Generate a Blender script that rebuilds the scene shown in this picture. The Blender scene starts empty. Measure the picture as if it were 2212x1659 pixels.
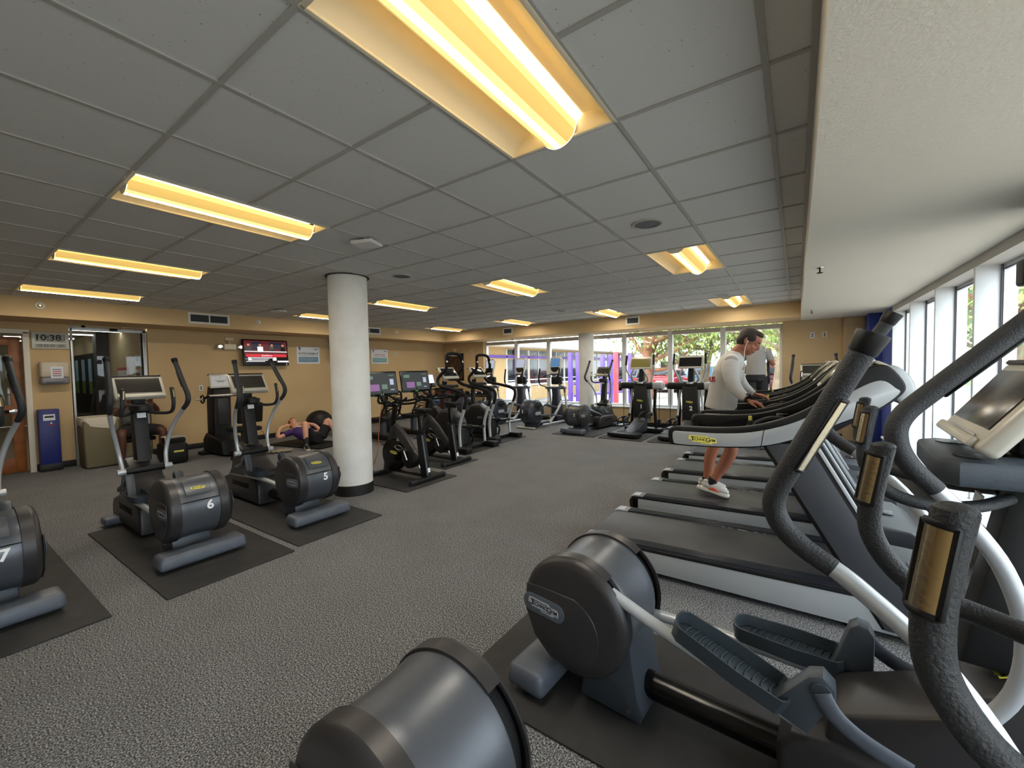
import bpy, bmesh, math, random
from math import sin, cos, pi, radians as R, atan2, sqrt
from mathutils import Vector as V, Matrix as MX, Euler
S = bpy.context.scene
C = S.collection
random.seed(7)
CAM_H = 1.54

# ---------------------------------------------------------------- materials
def lin(c):
    return tuple(((v/255)/12.92 if v/255 <= .04045 else ((v/255+.055)/1.055)**2.4) for v in c)
MATS = {}
def mat(name, rgb, rough=.5, metal=0., bump=None, var=None, emit=None, spec=.5, coat=0.):
    """rgb in display values; bump=(scale,strength); var=(scale,second rgb,lo,hi)"""
    m = bpy.data.materials.new(name); m.use_nodes = True
    nt = m.node_tree; b = nt.nodes['Principled BSDF']
    b.inputs['Base Color'].default_value = (*lin(rgb), 1)
    b.inputs['Roughness'].default_value = rough
    b.inputs['Metallic'].default_value = metal
    b.inputs['Specular IOR Level'].default_value = spec
    if coat: b.inputs['Coat Weight'].default_value = coat
    if bump or var:
        tc = nt.nodes.new('ShaderNodeTexCoord')
    if bump:
        n = nt.nodes.new('ShaderNodeTexNoise'); n.inputs['Scale'].default_value = bump[0]; n.inputs['Detail'].default_value = 3
        nt.links.new(tc.outputs['Object'], n.inputs['Vector'])
        bp = nt.nodes.new('ShaderNodeBump'); bp.inputs['Strength'].default_value = bump[1]; bp.inputs['Distance'].default_value = .01
        nt.links.new(n.outputs['Fac'], bp.inputs['Height']); nt.links.new(bp.outputs['Normal'], b.inputs['Normal'])
    if var:
        n = nt.nodes.new('ShaderNodeTexNoise'); n.inputs['Scale'].default_value = var[0]; n.inputs['Detail'].default_value = 4
        nt.links.new(tc.outputs['Object'], n.inputs['Vector'])
        r = nt.nodes.new('ShaderNodeValToRGB')
        r.color_ramp.elements[0].position = var[2]; r.color_ramp.elements[0].color = (*lin(rgb), 1)
        r.color_ramp.elements[1].position = var[3]; r.color_ramp.elements[1].color = (*lin(var[1]), 1)
        nt.links.new(n.outputs['Fac'], r.inputs['Fac']); nt.links.new(r.outputs['Color'], b.inputs['Base Color'])
    if emit:
        b.inputs['Emission Color'].default_value = (*lin(emit[0]), 1); b.inputs['Emission Strength'].default_value = emit[1]
    MATS[name] = m
    return m

mat('anthracite', (50,48,49), .38, .15, bump=(400,.06))
mat('drum_grey', (86,89,95), .33, .35, bump=(500,.05))
mat('foot_grey', (88,94,104), .45, .1, bump=(300,.08), var=(9,(78,83,92),.35,.75))
mat('black_plastic', (15,15,16), .5, 0, bump=(350,.08), spec=.35)
mat('black_gloss', (12,12,13), .25, spec=.4)
mat('black_matte', (14,14,15), .75, spec=.3)
mat('foam', (38,40,43), .55, 0, bump=(260,.35))
mat('silver_paint', (190,194,198), .3, .35)
mat('chrome', (215,213,208), .16, 1.)
mat('brushed', (188,176,150), .24, 1., bump=(120,.05))
mat('grey_plastic', (62,69,77), .4, .1, bump=(300,.08))
mat('pedal_grey', (50,58,64), .38, .1, bump=(120,.1))
mat('bezel', (196,191,178), .38, .2)
mat('screen_grey', (58,55,50), .22, 0, var=(3,(50,48,46),.4,.7))
mat('screen_dark', (24,24,27), .12)
mat('white_sticker', (240,240,240), .6)
mat('yellow', (226,216,98), .5)
mat('label_black', (20,20,20), .6)
mat('rubber_mat', (38,37,37), .72, 0, bump=(160,.25), var=(5,(50,48,47),.4,.75))
mat('tread_side', (168,171,173), .35, .25, bump=(200,.05))
mat('tread_belt', (44,44,47), .46, 0, bump=(500,.12), var=(6,(54,54,57),.4,.7))
mat('tread_rail', (62,65,74), .22, .5)
mat('tread_hood', (58,60,65), .42, .05, bump=(300,.1))
mat('wall_beige', (206,178,134), .85, 0, bump=(180,.12), var=(1.2,(200,171,127),.35,.7))
mat('wall_cream', (226,219,204), .85, 0, bump=(90,.25))
mat('trim_white', (222,222,220), .45)
mat('base_black', (24,23,23), .5)
mat('skin_pale', (214,158,130), .55, 0, bump=(80,.1))
mat('skin_tan', (170,108,82), .55, 0, bump=(80,.12))
mat('skin_dark', (84,50,36), .55, 0, bump=(80,.1))

# ---------------------------------------------------------------- mesh building
class MB:
    def __init__(s):
        s.bm = bmesh.new(); s.mats = []
    def _m(s, m):
        if m not in s.mats: s.mats.append(m)
        return s.mats.index(m)
    def _add(s, t, m, M=None):
        i = s._m(m)
        if M is not None: t.transform(M)
        for f in t.faces: f.material_index = i; f.smooth = True
        me = bpy.data.meshes.new('tmp'); t.to_mesh(me); t.free()
        s.bm.from_mesh(me); bpy.data.meshes.remove(me)
        return s
    def box(s, c, sz, m, bev=0, rot=None, seg=2, taper=None):
        t = bmesh.new(); bmesh.ops.create_cube(t, size=1)
        for v in t.verts:
            if taper and v.co.z > 0: v.co.x *= taper[0]; v.co.y *= taper[1]
            v.co = V((v.co.x*sz[0], v.co.y*sz[1], v.co.z*sz[2]))
        if bev: bmesh.ops.bevel(t, geom=t.edges[:], offset=bev, segments=seg, affect='EDGES', profile=.5, clamp_overlap=True)
        M = MX.Translation(c)
        if rot is not None: M = M @ Euler(rot).to_matrix().to_4x4()
        return s._add(t, m, M)
    def cyl(s, p0, p1, r0, m, r1=None, n=20, bev=0, seg=2):
        p0, p1 = V(p0), V(p1); d = p1-p0; L = d.length
        t = bmesh.new()
        bmesh.ops.create_cone(t, cap_ends=True, segments=n, radius1=r0, radius2=r0 if r1 is None else r1, depth=L)
        if bev:
            eds = [e for e in t.edges if abs(abs(e.verts[0].co.z)-L/2) < 1e-6 and abs(abs(e.verts[1].co.z)-L/2) < 1e-6 and e.verts[0].co.z*e.verts[1].co.z > 0]
            bmesh.ops.bevel(t, geom=eds, offset=bev, segments=seg, affect='EDGES', profile=.5, clamp_overlap=True)
        M = MX.Translation((p0+p1)/2) @ d.to_track_quat('Z','Y').to_matrix().to_4x4()
        return s._add(t, m, M)
    def ell(s, c, r, m, rot=None, n=16):
        t = bmesh.new(); bmesh.ops.create_uvsphere(t, u_segments=n, v_segments=max(6,n*2//3), radius=1)
        M = MX.Translation(c)
        if rot is not None: M = M @ Euler(rot).to_matrix().to_4x4()
        M = M @ MX.Diagonal((r[0],r[1],r[2],1))
        return s._add(t, m, M)
    def tube(s, pts, r, m, n=12, sub=5, smooth=True, cap=True, flat=None, up=None, closed=False):
        """pts 3-D; r scalar or per-point list; flat=(a,b) scales the section along normal/binormal"""
        P = [V(p) for p in pts]; rr = list(r) if isinstance(r,(list,tuple)) else [r]*len(P)
        if smooth and len(P) > 2:
            Q, q = [], []
            N = len(P)
            rng = range(N) if closed else range(N-1)
            for i in rng:
                g = (lambda k: P[k % N]) if closed else (lambda k: P[max(0,min(N-1,k))])
                gr = (lambda k: rr[k % N]) if closed else (lambda k: rr[max(0,min(N-1,k))])
                a,b,c_,d = g(i-1),g(i),g(i+1),g(i+2)
                for k in range(sub):
                    u = k/sub
                    Q.append(.5*((2*b)+(c_-a)*u+(2*a-5*b+4*c_-d)*u*u+(3*b-a-3*c_+d)*u**3)); q.append(gr(i)*(1-u)+gr(i+1)*u)
            if not closed: Q.append(P[-1]); q.append(rr[-1])
            P, rr = Q, q
        t = bmesh.new(); rings = []; N = len(P)
        nrm = V(up) if up else None
        for i in range(N):
            if closed: tg = (P[(i+1)%N]-P[i-1]).normalized()
            else: tg = (P[min(i+1,N-1)]-P[max(i-1,0)]).normalized()
            if nrm is None:
                nrm = tg.orthogonal().normalized()
            nrm2 = (nrm-tg*nrm.dot(tg))
            if nrm2.length < 1e-6: nrm2 = tg.orthogonal()
            nrm2.normalize()
            if up is None: nrm = nrm2
            bn = tg.cross(nrm2)
            fa, fb = flat or (1,1)
            rings.append([t.verts.new(P[i]+nrm2*(cos(2*pi*k/n)*rr[i]*fa)+bn*(sin(2*pi*k/n)*rr[i]*fb)) for k in range(n)])
        M_ = N if closed else N-1
        for i in range(M_):
            a, b = rings[i], rings[(i+1)%N]
            for k in range(n): t.faces.new((a[k],a[(k+1)%n],b[(k+1)%n],b[k]))
        if cap and not closed:
            t.faces.new(rings[0][::-1]); t.faces.new(rings[-1])
        bmesh.ops.recalc_face_normals(t, faces=t.faces[:])
        return s._add(t, m)
    def prism(s, poly, a0, a1, m, axis='y', bev=0, seg=2, M=None):
        """poly in the plane normal to axis: y -> (x,z), z -> (x,y), x -> (y,z)"""
        f3 = {'y': lambda p,a: (p[0],a,p[1]), 'z': lambda p,a: (p[0],p[1],a), 'x': lambda p,a: (a,p[0],p[1])}[axis]
        t = bmesh.new()
        A = [t.verts.new(f3(p,a0)) for p in poly]; B = [t.verts.new(f3(p,a1)) for p in poly]
        t.faces.new(A); t.faces.new(B[::-1]); n = len(poly)
        rim = []
        for i in range(n): t.faces.new((A[i],B[i],B[(i+1)%n],A[(i+1)%n]))
        bmesh.ops.recalc_face_normals(t, faces=t.faces[:])
        if bev:
            st = set(A); sb = set(B)
            eds = [e for e in t.edges if (e.verts[0] in st) == (e.verts[1] in st)]
            bmesh.ops.bevel(t, geom=eds, offset=bev, segments=seg, affect='EDGES', profile=.5, clamp_overlap=True)
        return s._add(t, m, M)
    def lathe(s, prof, m, o=(0,0,0), axis='z', n=32, a0=0, a1=2*pi, M=None):
        """prof: (radius, height) pairs"""
        t = bmesh.new(); full = abs(a1-a0-2*pi) < 1e-6
        K = n if full else n+1; rings = []
        for k in range(K):
            a = a0+(a1-a0)*k/n; ring = []
            for r,h in prof:
                p = {'z': (r*cos(a),r*sin(a),h), 'y': (r*cos(a),h,r*sin(a)), 'x': (h,r*cos(a),r*sin(a))}[axis]
                ring.append(t.verts.new(V(p)+V(o)))
            rings.append(ring)
        for k in range(n):
            a, b = rings[k], rings[(k+1)%K]
            for i in range(len(prof)-1): t.faces.new((a[i],a[i+1],b[i+1],b[i]))
        bmesh.ops.remove_doubles(t, verts=t.verts[:], dist=1e-6)
        bmesh.ops.recalc_face_normals(t, faces=t.faces[:])
        return s._add(t, m, M)
    def text(s, body, size, m, M, ext=.0006, off=0., ax='CENTER', ay='CENTER'):
        cu = bpy.data.curves.new('lettering','FONT'); cu.body = body; cu.size = size; cu.extrude = ext; cu.offset = off
        cu.align_x = ax; cu.align_y = ay; cu.resolution_u = 3
        ob = bpy.data.objects.new('lettering', cu); me = bpy.data.meshes.new_from_object(ob)
        t = bmesh.new(); t.from_mesh(me)
        bpy.data.objects.remove(ob); bpy.data.curves.remove(cu); bpy.data.meshes.remove(me)
        s._add(t, m, M); return s
    def quad(s, pts, m):
        t = bmesh.new(); t.faces.new([t.verts.new(p) for p in pts]); return s._add(t, m)
    def xf(s, M):
        s.bm.transform(M); return s
    def obj(s, name, parent=None, ang=40, sub=0, loc=None):
        me = bpy.data.meshes.new(name); s.bm.to_mesh(me); s.bm.free()
        for m in s.mats: me.materials.append(MATS[m])
        if ang: me.set_sharp_from_angle(angle=R(ang))
        o = bpy.data.objects.new(name, me); C.objects.link(o)
        if parent: o.parent = parent
        if sub:
            md = o.modifiers.new('sub','SUBSURF'); md.levels = sub; md.render_levels = sub
        if loc: o.location = loc
        return o

def tag(o, label, cat, group=None):
    o['label'] = label; o['category'] = cat
    if group: o['group'] = group
    return o
def thing(name, label, cat, loc=(0,0,0), rz=0, group=None):
    o = bpy.data.objects.new(name, None); C.objects.link(o); o.empty_display_size = .1
    o.location = loc; o.rotation_euler = (0,0,rz)
    return tag(o, label, cat, group)
def struct(o):
    o['kind'] = 'structure'; return o
def copy_tree(o, parent=None):
    c = o.copy(); C.objects.link(c)
    if parent: c.parent = parent
    for ch in list(o.children): copy_tree(ch, c)
    return c
def dup(root, loc, rz, label):
    c = copy_tree(root); c.location = loc; c.rotation_euler = (0,0,rz); c['label'] = label
    return c
def T(x,y,z,rx=0,ry=0,rz=0):
    return MX.Translation((x,y,z)) @ Euler((rx,ry,rz)).to_matrix().to_4x4()
def frame(o, xa, ya):
    """matrix whose local x,y axes lie along xa,ya at origin o (z = x cross y)"""
    xa = V(xa).normalized(); ya = V(ya).normalized(); za = xa.cross(ya).normalized(); ya = za.cross(xa)
    M = MX((( xa.x,ya.x,za.x,o[0]),(xa.y,ya.y,za.y,o[1]),(xa.z,ya.z,za.z,o[2]),(0,0,0,1)))
    return M
def arc(c, r, a0, a1, n):
    return [(c[0]+r*cos(a0+(a1-a0)*k/n), c[1]+r*sin(a0+(a1-a0)*k/n)) for k in range(n+1)]
def capsule(w, h, n=8):
    r = h/2
    return arc((w/2-r,0), r, -pi/2, pi/2, n)+arc((-w/2+r,0), r, pi/2, 3*pi/2, n)
LOGO = [(-.5,.11),(-.46,.15),(.18,.15),(.22,.09),(.44,.09),(.5,.03),(.5,-.1),(.36,-.1),(.34,-.15),(-.06,-.15),(-.08,-.1),(-.38,-.1),(-.4,-.02),(-.5,-.02)]
def logo(mb, M, w, plate='yellow', ink='label_black', ext=.0008):
    t = MB()
    if plate: t.prism([(x*w,y*w) for x,y in LOGO], 0, .0015, plate, axis='z')
    z = .002
    t.text('T', .22*w, ink, T(-.36*w,.01*w,z), ext, .002*w)
    t.text('ECHNO', .15*w, ink, T(-.10*w,.0*w,z), ext, .002*w)
    t.text('G', .22*w, ink, T(.2*w,-.005*w,z), ext, .002*w)
    t.text('YM', .15*w, ink, T(.36*w,-.01*w,z), ext, .002*w)
    t.box((-.14*w,.098*w,z), (.56*w,.016*w,.001), ink); t.box((.1*w,-.105*w,z), (.3*w,.014*w,.001), ink)
    t.bm.transform(M)
    for i, mm in enumerate(t.mats): mb._m(mm)
    me = bpy.data.meshes.new('tmp'); remap = [mb.mats.index(x) for x in t.mats]
    for f in t.bm.faces: f.material_index = remap[f.material_index]
    t.bm.to_mesh(me); t.bm.free(); mb.bm.from_mesh(me); bpy.data.meshes.remove(me)
    return mb

def smooth2(P, sub=5):
    """closed outline through P (Catmull-Rom)"""
    out = []; n = len(P)
    for i in range(n):
        a,b,c,d = (V((*P[(i+k)%n],0)) for k in (-1,0,1,2))
        for k in range(sub):
            u = k/sub; q = .5*((2*b)+(c-a)*u+(2*a-5*b+4*c-d)*u*u+(3*b-a-3*c+d)*u**3); out.append((q.x,q.y))
    return out
# ---------------------------------------------------------------- camera
def camera():
    f,yaw,pitch,roll = 882.63,.60879567,-.03802932,-.01809703
    fw = V((-sin(yaw)*cos(pitch),cos(yaw)*cos(pitch),sin(pitch))); r = V((cos(yaw),sin(yaw),0)); u = r.cross(fw)
    r2 = r*cos(roll)+u*sin(roll); u2 = u*cos(roll)-r*sin(roll); b = -fw
    cd = bpy.data.cameras.new('camera'); cam = bpy.data.objects.new('camera', cd); C.objects.link(cam)
    cam.matrix_world = MX(((r2.x,u2.x,b.x,0),(r2.y,u2.y,b.y,0),(r2.z,u2.z,b.z,CAM_H),(0,0,0,1)))
    cd.sensor_width = 36; cd.lens = 36*f/2212; cd.clip_start = .02; cd.clip_end = 300
    S.camera = cam
camera()
TL = .6096; GX, GY = -1.3279, 1.9534       # ceiling grid: x of line 0, y of row 0
ZC, ZS = 2.726, 2.425                       # tile ceiling, soffit underside
XL, XR, YF = -10.2, 1.26, 10.45             # left wall, window wall, far wall
SXL, SXR, SYF = -9.25, .06, 9.55            # soffit faces
YB = -3.2                                   # wall behind the viewer

# ---------------------------------------------------------------- materials of the shell
def carpet():
    m = bpy.data.materials.new('carpet'); m.use_nodes = True; nt = m.node_tree; b = nt.nodes['Principled BSDF']
    tc = nt.nodes.new('ShaderNodeTexCoord')
    n = nt.nodes.new('ShaderNodeTexNoise'); n.inputs['Scale'].default_value = 135; n.inputs['Detail'].default_value = 2.5; n.inputs['Roughness'].default_value = .6
    n2 = nt.nodes.new('ShaderNodeTexNoise'); n2.inputs['Scale'].default_value = 2.2; n2.inputs['Detail'].default_value = 3
    r = nt.nodes.new('ShaderNodeValToRGB'); e = r.color_ramp.elements
    e[0].position = .36; e[0].color = (*lin((48,48,49)),1); e[1].position = .66; e[1].color = (*lin((184,184,184)),1)
    mid = r.color_ramp.elements.new(.5); mid.color = (*lin((104,104,105)),1)
    mx = nt.nodes.new('ShaderNodeMix'); mx.data_type = 'RGBA'; mx.blend_type = 'MULTIPLY'; mx.inputs['Factor'].default_value = .25
    r2 = nt.nodes.new('ShaderNodeValToRGB'); r2.color_ramp.elements[0].position = .35; r2.color_ramp.elements[0].color = (.6,.59,.58,1); r2.color_ramp.elements[1].position = .65
    L = nt.links.new
    L(tc.outputs['Object'],n.inputs['Vector']); L(tc.outputs['Object'],n2.inputs['Vector']); L(n.outputs['Fac'],r.inputs['Fac']); L(n2.outputs['Fac'],r2.inputs['Fac'])
    L(r.outputs['Color'],mx.inputs['A']); L(r2.outputs['Color'],mx.inputs['B']); L(mx.outputs['Result'],b.inputs['Base Color'])
    bp = nt.nodes.new('ShaderNodeBump'); bp.inputs['Strength'].default_value = .5; bp.inputs['Distance'].default_value = .006
    L(n.outputs['Fac'],bp.inputs['Height']); L(bp.outputs['Normal'],b.inputs['Normal']); b.inputs['Roughness'].default_value = .95; b.inputs['Specular IOR Level'].default_value = .2
    MATS['carpet'] = m
carpet()
def tile():
    m = bpy.data.materials.new('ceiling_tile'); m.use_nodes = True; nt = m.node_tree; b = nt.nodes['Principled BSDF']
    tc = nt.nodes.new('ShaderNodeTexCoord'); L = nt.links.new
    v = nt.nodes.new('ShaderNodeTexVoronoi'); v.inputs['Scale'].default_value = 52; v.inputs['Randomness'].default_value = 1
    n = nt.nodes.new('ShaderNodeTexNoise'); n.inputs['Scale'].default_value = 30
    ad = nt.nodes.new('ShaderNodeMath'); ad.operation = 'ADD'
    ml = nt.nodes.new('ShaderNodeMath'); ml.operation = 'MULTIPLY'; ml.inputs[1].default_value = .55
    r = nt.nodes.new('ShaderNodeValToRGB'); e = r.color_ramp.elements
    e[0].position = .27; e[0].color = (*lin((120,119,116)),1); e[1].position = .36; e[1].color = (*lin((218,218,216)),1)
    L(tc.outputs['Object'],v.inputs['Vector']); L(tc.outputs['Object'],n.inputs['Vector'])
    L(n.outputs['Fac'],ml.inputs[0]); L(v.outputs['Distance'],ad.inputs[0]); L(ml.outputs[0],ad.inputs[1])
    L(ad.outputs[0],r.inputs['Fac']); L(r.outputs['Color'],b.inputs['Base Color'])
    b.inputs['Roughness'].default_value = .95; b.inputs['Specular IOR Level'].default_value = .15
    MATS['ceiling_tile'] = m
tile()
mat('grid_metal', (176,175,170), .45)
def glass(name, tint, fac=.06):
    m = bpy.data.materials.new(name); m.use_nodes = True; nt = m.node_tree; nt.nodes.remove(nt.nodes['Principled BSDF'])
    o = nt.nodes['Material Output']; t = nt.nodes.new('ShaderNodeBsdfTransparent'); g = nt.nodes.new('ShaderNodeBsdfGlossy'); x = nt.nodes.new('ShaderNodeMixShader')
    t.inputs['Color'].default_value = (*tint,1); g.inputs['Roughness'].default_value = .02; x.inputs['Fac'].default_value = fac
    nt.links.new(t.outputs[0],x.inputs[1]); nt.links.new(g.outputs[0],x.inputs[2]); nt.links.new(x.outputs[0],o.inputs['Surface'])
    MATS[name] = m
glass('window_glass', (.96,.98,.98), .05); glass('partition_glass', (.92,.94,.92), .025)
def emission(name, rgb, k):
    m = bpy.data.materials.new(name); m.use_nodes = True; nt = m.node_tree; b = nt.nodes['Principled BSDF']
    b.inputs['Base Color'].default_value = (*lin(rgb),1); b.inputs['Emission Color'].default_value = (*lin(rgb),1); b.inputs['Emission Strength'].default_value = k
    b.inputs['Roughness'].default_value = .5; MATS[name] = m
LK = 1.0
emission('lamp_core', (255,246,230), 135); emission('lamp_mid', (255,226,130), 1.5); emission('lamp_edge', (246,206,116), .62); emission('lamp_side', (255,222,130), 1.1)
mat('troffer_white', (236,226,200), .5)
mat('frame_white', (226,228,230), .4); mat('frame_dark', (88,84,92), .5); mat('blue_wall', (62,80,156), .7, bump=(150,.1)); mat('lintel_backlit', (188,182,174), .6)  # lintel: white header, its backlit shade put into the grey
mat('post_dark', (64,62,66), .6)
mat('wood_door', (150,88,34), .45, var=(7,(120,66,24),.35,.7)); mat('vent_white', (224,222,214), .5); mat('vent_dark', (46,45,44), .7)
mat('column_white', (232,231,226), .6, var=(3,(218,215,208),.45,.75), bump=(60,.05))
mat('cream_plastic', (226,214,186), .5)

# ---------------------------------------------------------------- floor, ceiling, walls
m = MB(); m.box(((XL+XR)/2,(YB+YF)/2,-.05),(XR-XL+.4,YF-YB+.4,.1),'carpet'); struct(m.obj('floor'))
# lights in the grid: (i, j) = row of the near end, column line of the right-hand edge
LIGHTS = [(i,j) for j in (-1,3,7,11) for i in (-2,4,10)]
hole = set()
for i,j in LIGHTS:
    hole.add((i,j)); hole.add((i+1,j))
COLX, COLY, COLR = -4.65, 3.087, .233
m = MB(); t = bmesh.new()
xs = [SXL]+[GX-j*TL for j in range(12,-3,-1)]+[SXR]; ys = [YB]+[GY+i*TL for i in range(-8,13)]+[SYF]
for a in range(len(xs)-1):
    for b in range(len(ys)-1):
        j = round((GX-xs[a+1])/TL); i = round((ys[b]-GY)/TL)
        if (i,j) in hole and abs(xs[a+1]-(GX-j*TL)) < .01 and abs(ys[b]-(GY+i*TL)) < .01: continue
        t.faces.new([t.verts.new((x,y,ZC)) for x,y in ((xs[a],ys[b]),(xs[a],ys[b+1]),(xs[a+1],ys[b+1]),(xs[a+1],ys[b]))])
m._add(t,'ceiling_tile'); struct(m.obj('ceiling', ang=0))
m = MB()
for x in xs[1:-1]: m.box((x,(YB+SYF)/2,ZC-.002),(.022,SYF-YB,.010),'grid_metal')
for y in ys[1:-1]:
    i = round((y-GY)/TL); cut = [GX-j*TL for ii,j in LIGHTS if abs(y-(GY+i*TL)) < .01 and i == ii+1]
    segs, a = [], SXL
    for c in sorted(cut): segs.append((a,c-TL)); a = c
    segs.append((a,SXR))
    for a,b in segs: m.box(((a+b)/2,y,ZC-.0012),(b-a,.022,.010),'grid_metal')
for x in (SXL+.012,SXR-.012): m.box((x,(YB+SYF)/2,ZC-.001),(.024,SYF-YB,.011),'grid_metal')
struct(m.obj('trim_1'))
# dropped soffits round the tile field
m = MB(); m.box(((XL+SXL)/2,(YB+YF)/2,(ZS+3.1)/2),(SXL-XL,YF-YB,3.1-ZS),'wall_beige'); struct(m.obj('wall_soffit_left'))
m = MB(); m.box(((SXL+SXR)/2,(SYF+YF+.2)/2,(ZS+3.1)/2),(SXR-SXL,YF+.2-SYF,3.1-ZS),'wall_beige'); struct(m.obj('wall_soffit_far'))
m = MB(); m.box(((SXR+XR+.3)/2,(YB+YF+.2)/2,(ZS+3.1)/2),(XR+.3-SXR,YF+.2-YB,3.1-ZS),'wall_cream'); struct(m.obj('wall_soffit_right'))
m = MB(); m.box(((SXL+SXR)/2,(YB+SYF)/2,3.0),(SXR-SXL,SYF-YB,.1),'wall_cream'); struct(m.obj('roof'))
m = MB(); m.box(((XL+XR)/2,YB-.06,1.5),(XR-XL+.4,.12,3),'wall_beige'); struct(m.obj('wall_back'))
# left wall: doorway (y .35-.93), pillar, glass partition (1.44-2.40), then solid
def wallx(name, y0, y1, z0, z1, mt='wall_beige', x=XL, d=.12):
    m = MB(); m.box((x-d/2,(y0+y1)/2,(z0+z1)/2),(d,y1-y0,z1-z0),mt); return struct(m.obj(name))
wallx('wall_left', 2.46, YF+.1, 0, ZS); wallx('wall_left_pillar', .97, 1.43, 0, ZS); wallx('wall_left_near', YB, -.1, 0, ZS); wallx('wall_left_header', -.1, .97, 2.27, ZS)
# far wall with the window band
WX0, WX1, WZ0, WZ1 = -8.40, -.25, .47, 2.40
def wally(name, x0, x1, z0, z1, y=YF, d=.22, mt='wall_beige'):
    m = MB(); m.box(((x0+x1)/2,y+d/2,(z0+z1)/2),(x1-x0,d,z1-z0),mt); return struct(m.obj(name))
wally('wall_far_left', XL-.1, WX0, 0, ZS); wally('wall_far_right', WX1, XR+.2, 0, ZS); wally('wall_far_sill', WX0, WX1, 0, WZ0)
m = MB(); m.box((1.0,YF-.05,ZS/2),(.5,.1,ZS),'wall_beige'); struct(m.obj('wall_far_return'))
m = MB(); m.box(((WX0+WX1)/2,YF+.09,WZ0+.012),(WX1-WX0,.24,.03),'frame_white',bev=.006); struct(m.obj('trim_2'))
MUL = [-8.40,-7.17,-6.02,-4.88,-3.73,-2.57,-1.40,-.25]
def window_far(n, x0, x1):
    w = bpy.data.objects.new('window_%d'%n, None); C.objects.link(w); w.location = ((x0+x1)/2,YF+.14,WZ0); struct(w)
    h = WZ1-WZ0; W = x1-x0; m = MB()
    for sx in (-1,1): m.box((sx*(W/2-.028),0,h/2),(.056,.11,h),'frame_white',bev=.004)
    m.box((0,0,h-.05),(W-.11,.11,.1),'lintel_backlit',bev=.004); m.box((0,0,.05),(W-.11,.11,.07),'frame_white',bev=.004)
    m.obj('window_frame', w)
    m = MB(); m.box((0,.02,h/2),(W-.1,.006,h-.12),'window_glass'); m.obj('pane', w)
for k in range(7): window_far(k+1, MUL[k], MUL[k+1])
# window wall on the right: deep white fins, dark reveals, glass
FY = [8.95,7.72,6.49,5.26,4.03,2.80,1.57,.34,-.89,-2.12,-3.2]
SZ = .30
m = MB(); m.box((XR+.12,(YB+8.95)/2,SZ/2-.01),(.24,8.95-YB,SZ-.02),'wall_cream'); struct(m.obj('wall_right_base'))
m = MB(); m.box((XR+.06,(YB+8.95)/2,SZ),(.36,8.95-YB,.035),'frame_white',bev=.008); struct(m.obj('trim_3'))
m = MB(); m.box((XR+.13,(YB+8.95)/2,2.385),(.26,8.95-YB,.085),'lintel_backlit'); struct(m.obj('wall_right_lintel'))
m = MB(); m.box((XR+.15,9.72,ZS/2),(.3,1.54,ZS),'blue_wall'); struct(m.obj('wall_right_blue'))
m = MB(); m.box((XR-.09,10.1,ZS/2),(.2,.5,ZS),'blue_wall',bev=.01); struct(m.obj('wall_right_pier'))
for k in range(len(FY)-1):
    y1, y0 = FY[k], FY[k+1]; h = 2.345-SZ
    w = bpy.data.objects.new('window_%d'%(8+k), None); C.objects.link(w); w.location = (XR,y1,SZ); struct(w)
    m = MB(); m.box((.075,-.02,h/2),(.15,.045,h),'frame_white',bev=.003); m.obj('fin', w)
    m = MB(); m.box((.155,-.03,h/2),(.012,.06,h),'frame_dark'); m.box((.2,-.035,h/2),(.08,.07,h),'frame_white')
    m.box((.2,-(y1-y0)/2,h-.02),(.06,y1-y0,.04),'frame_white'); m.box((.165,-(y1-y0)/2,h-.045),(.01,y1-y0,.012),'frame_dark')
    m.box((.2,-(y1-y0)/2,.03),(.06,y1-y0,.06),'frame_white'); m.box((.165,-(y1-y0)/2,.064),(.01,y1-y0,.01),'frame_dark'); m.obj('window_frame', w)
    m = MB(); m.box((.2,-(y1-y0)/2,h/2),(.006,y1-y0-.08,h-.08),'window_glass'); m.obj('pane', w)
m = MB(); m.box((XR-.085,3.42,ZS/2),(.15,.60,ZS),'post_dark',bev=.01); struct(m.obj('wall_right_post'))
t = thing('wall_speaker', 'small dark speaker bracketed high on the dark post between the window bays', 'speaker', (XR-.10,3.70,2.06))
m = MB(); m.box((-.02,.09,0),(.09,.12,.16),'black_plastic',bev=.02,seg=3); m.obj('case', t)
m = MB(); m.box((-.01,.05,.0),(.03,.1,.05),'black_matte',bev=.006); m.obj('bracket', t)
# baseboards
def bb(name, c, s):
    m = MB(); m.box(c,s,'base_black',bev=.004); struct(m.obj(name))
bb('baseboard_left', (XL+.008,(2.46+YF)/2,.055),(.016,YF-2.46,.11)); bb('baseboard_pillar', (XL+.008,1.2,.055),(.016,.46,.11))
bb('baseboard_far', ((XL+XR)/2,YF-.008,.055),(XR-XL,.016,.11)); bb('baseboard_right', (XR-.008,(YB+8.95)/2,.05),(.016,8.95-YB,.1))
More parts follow.
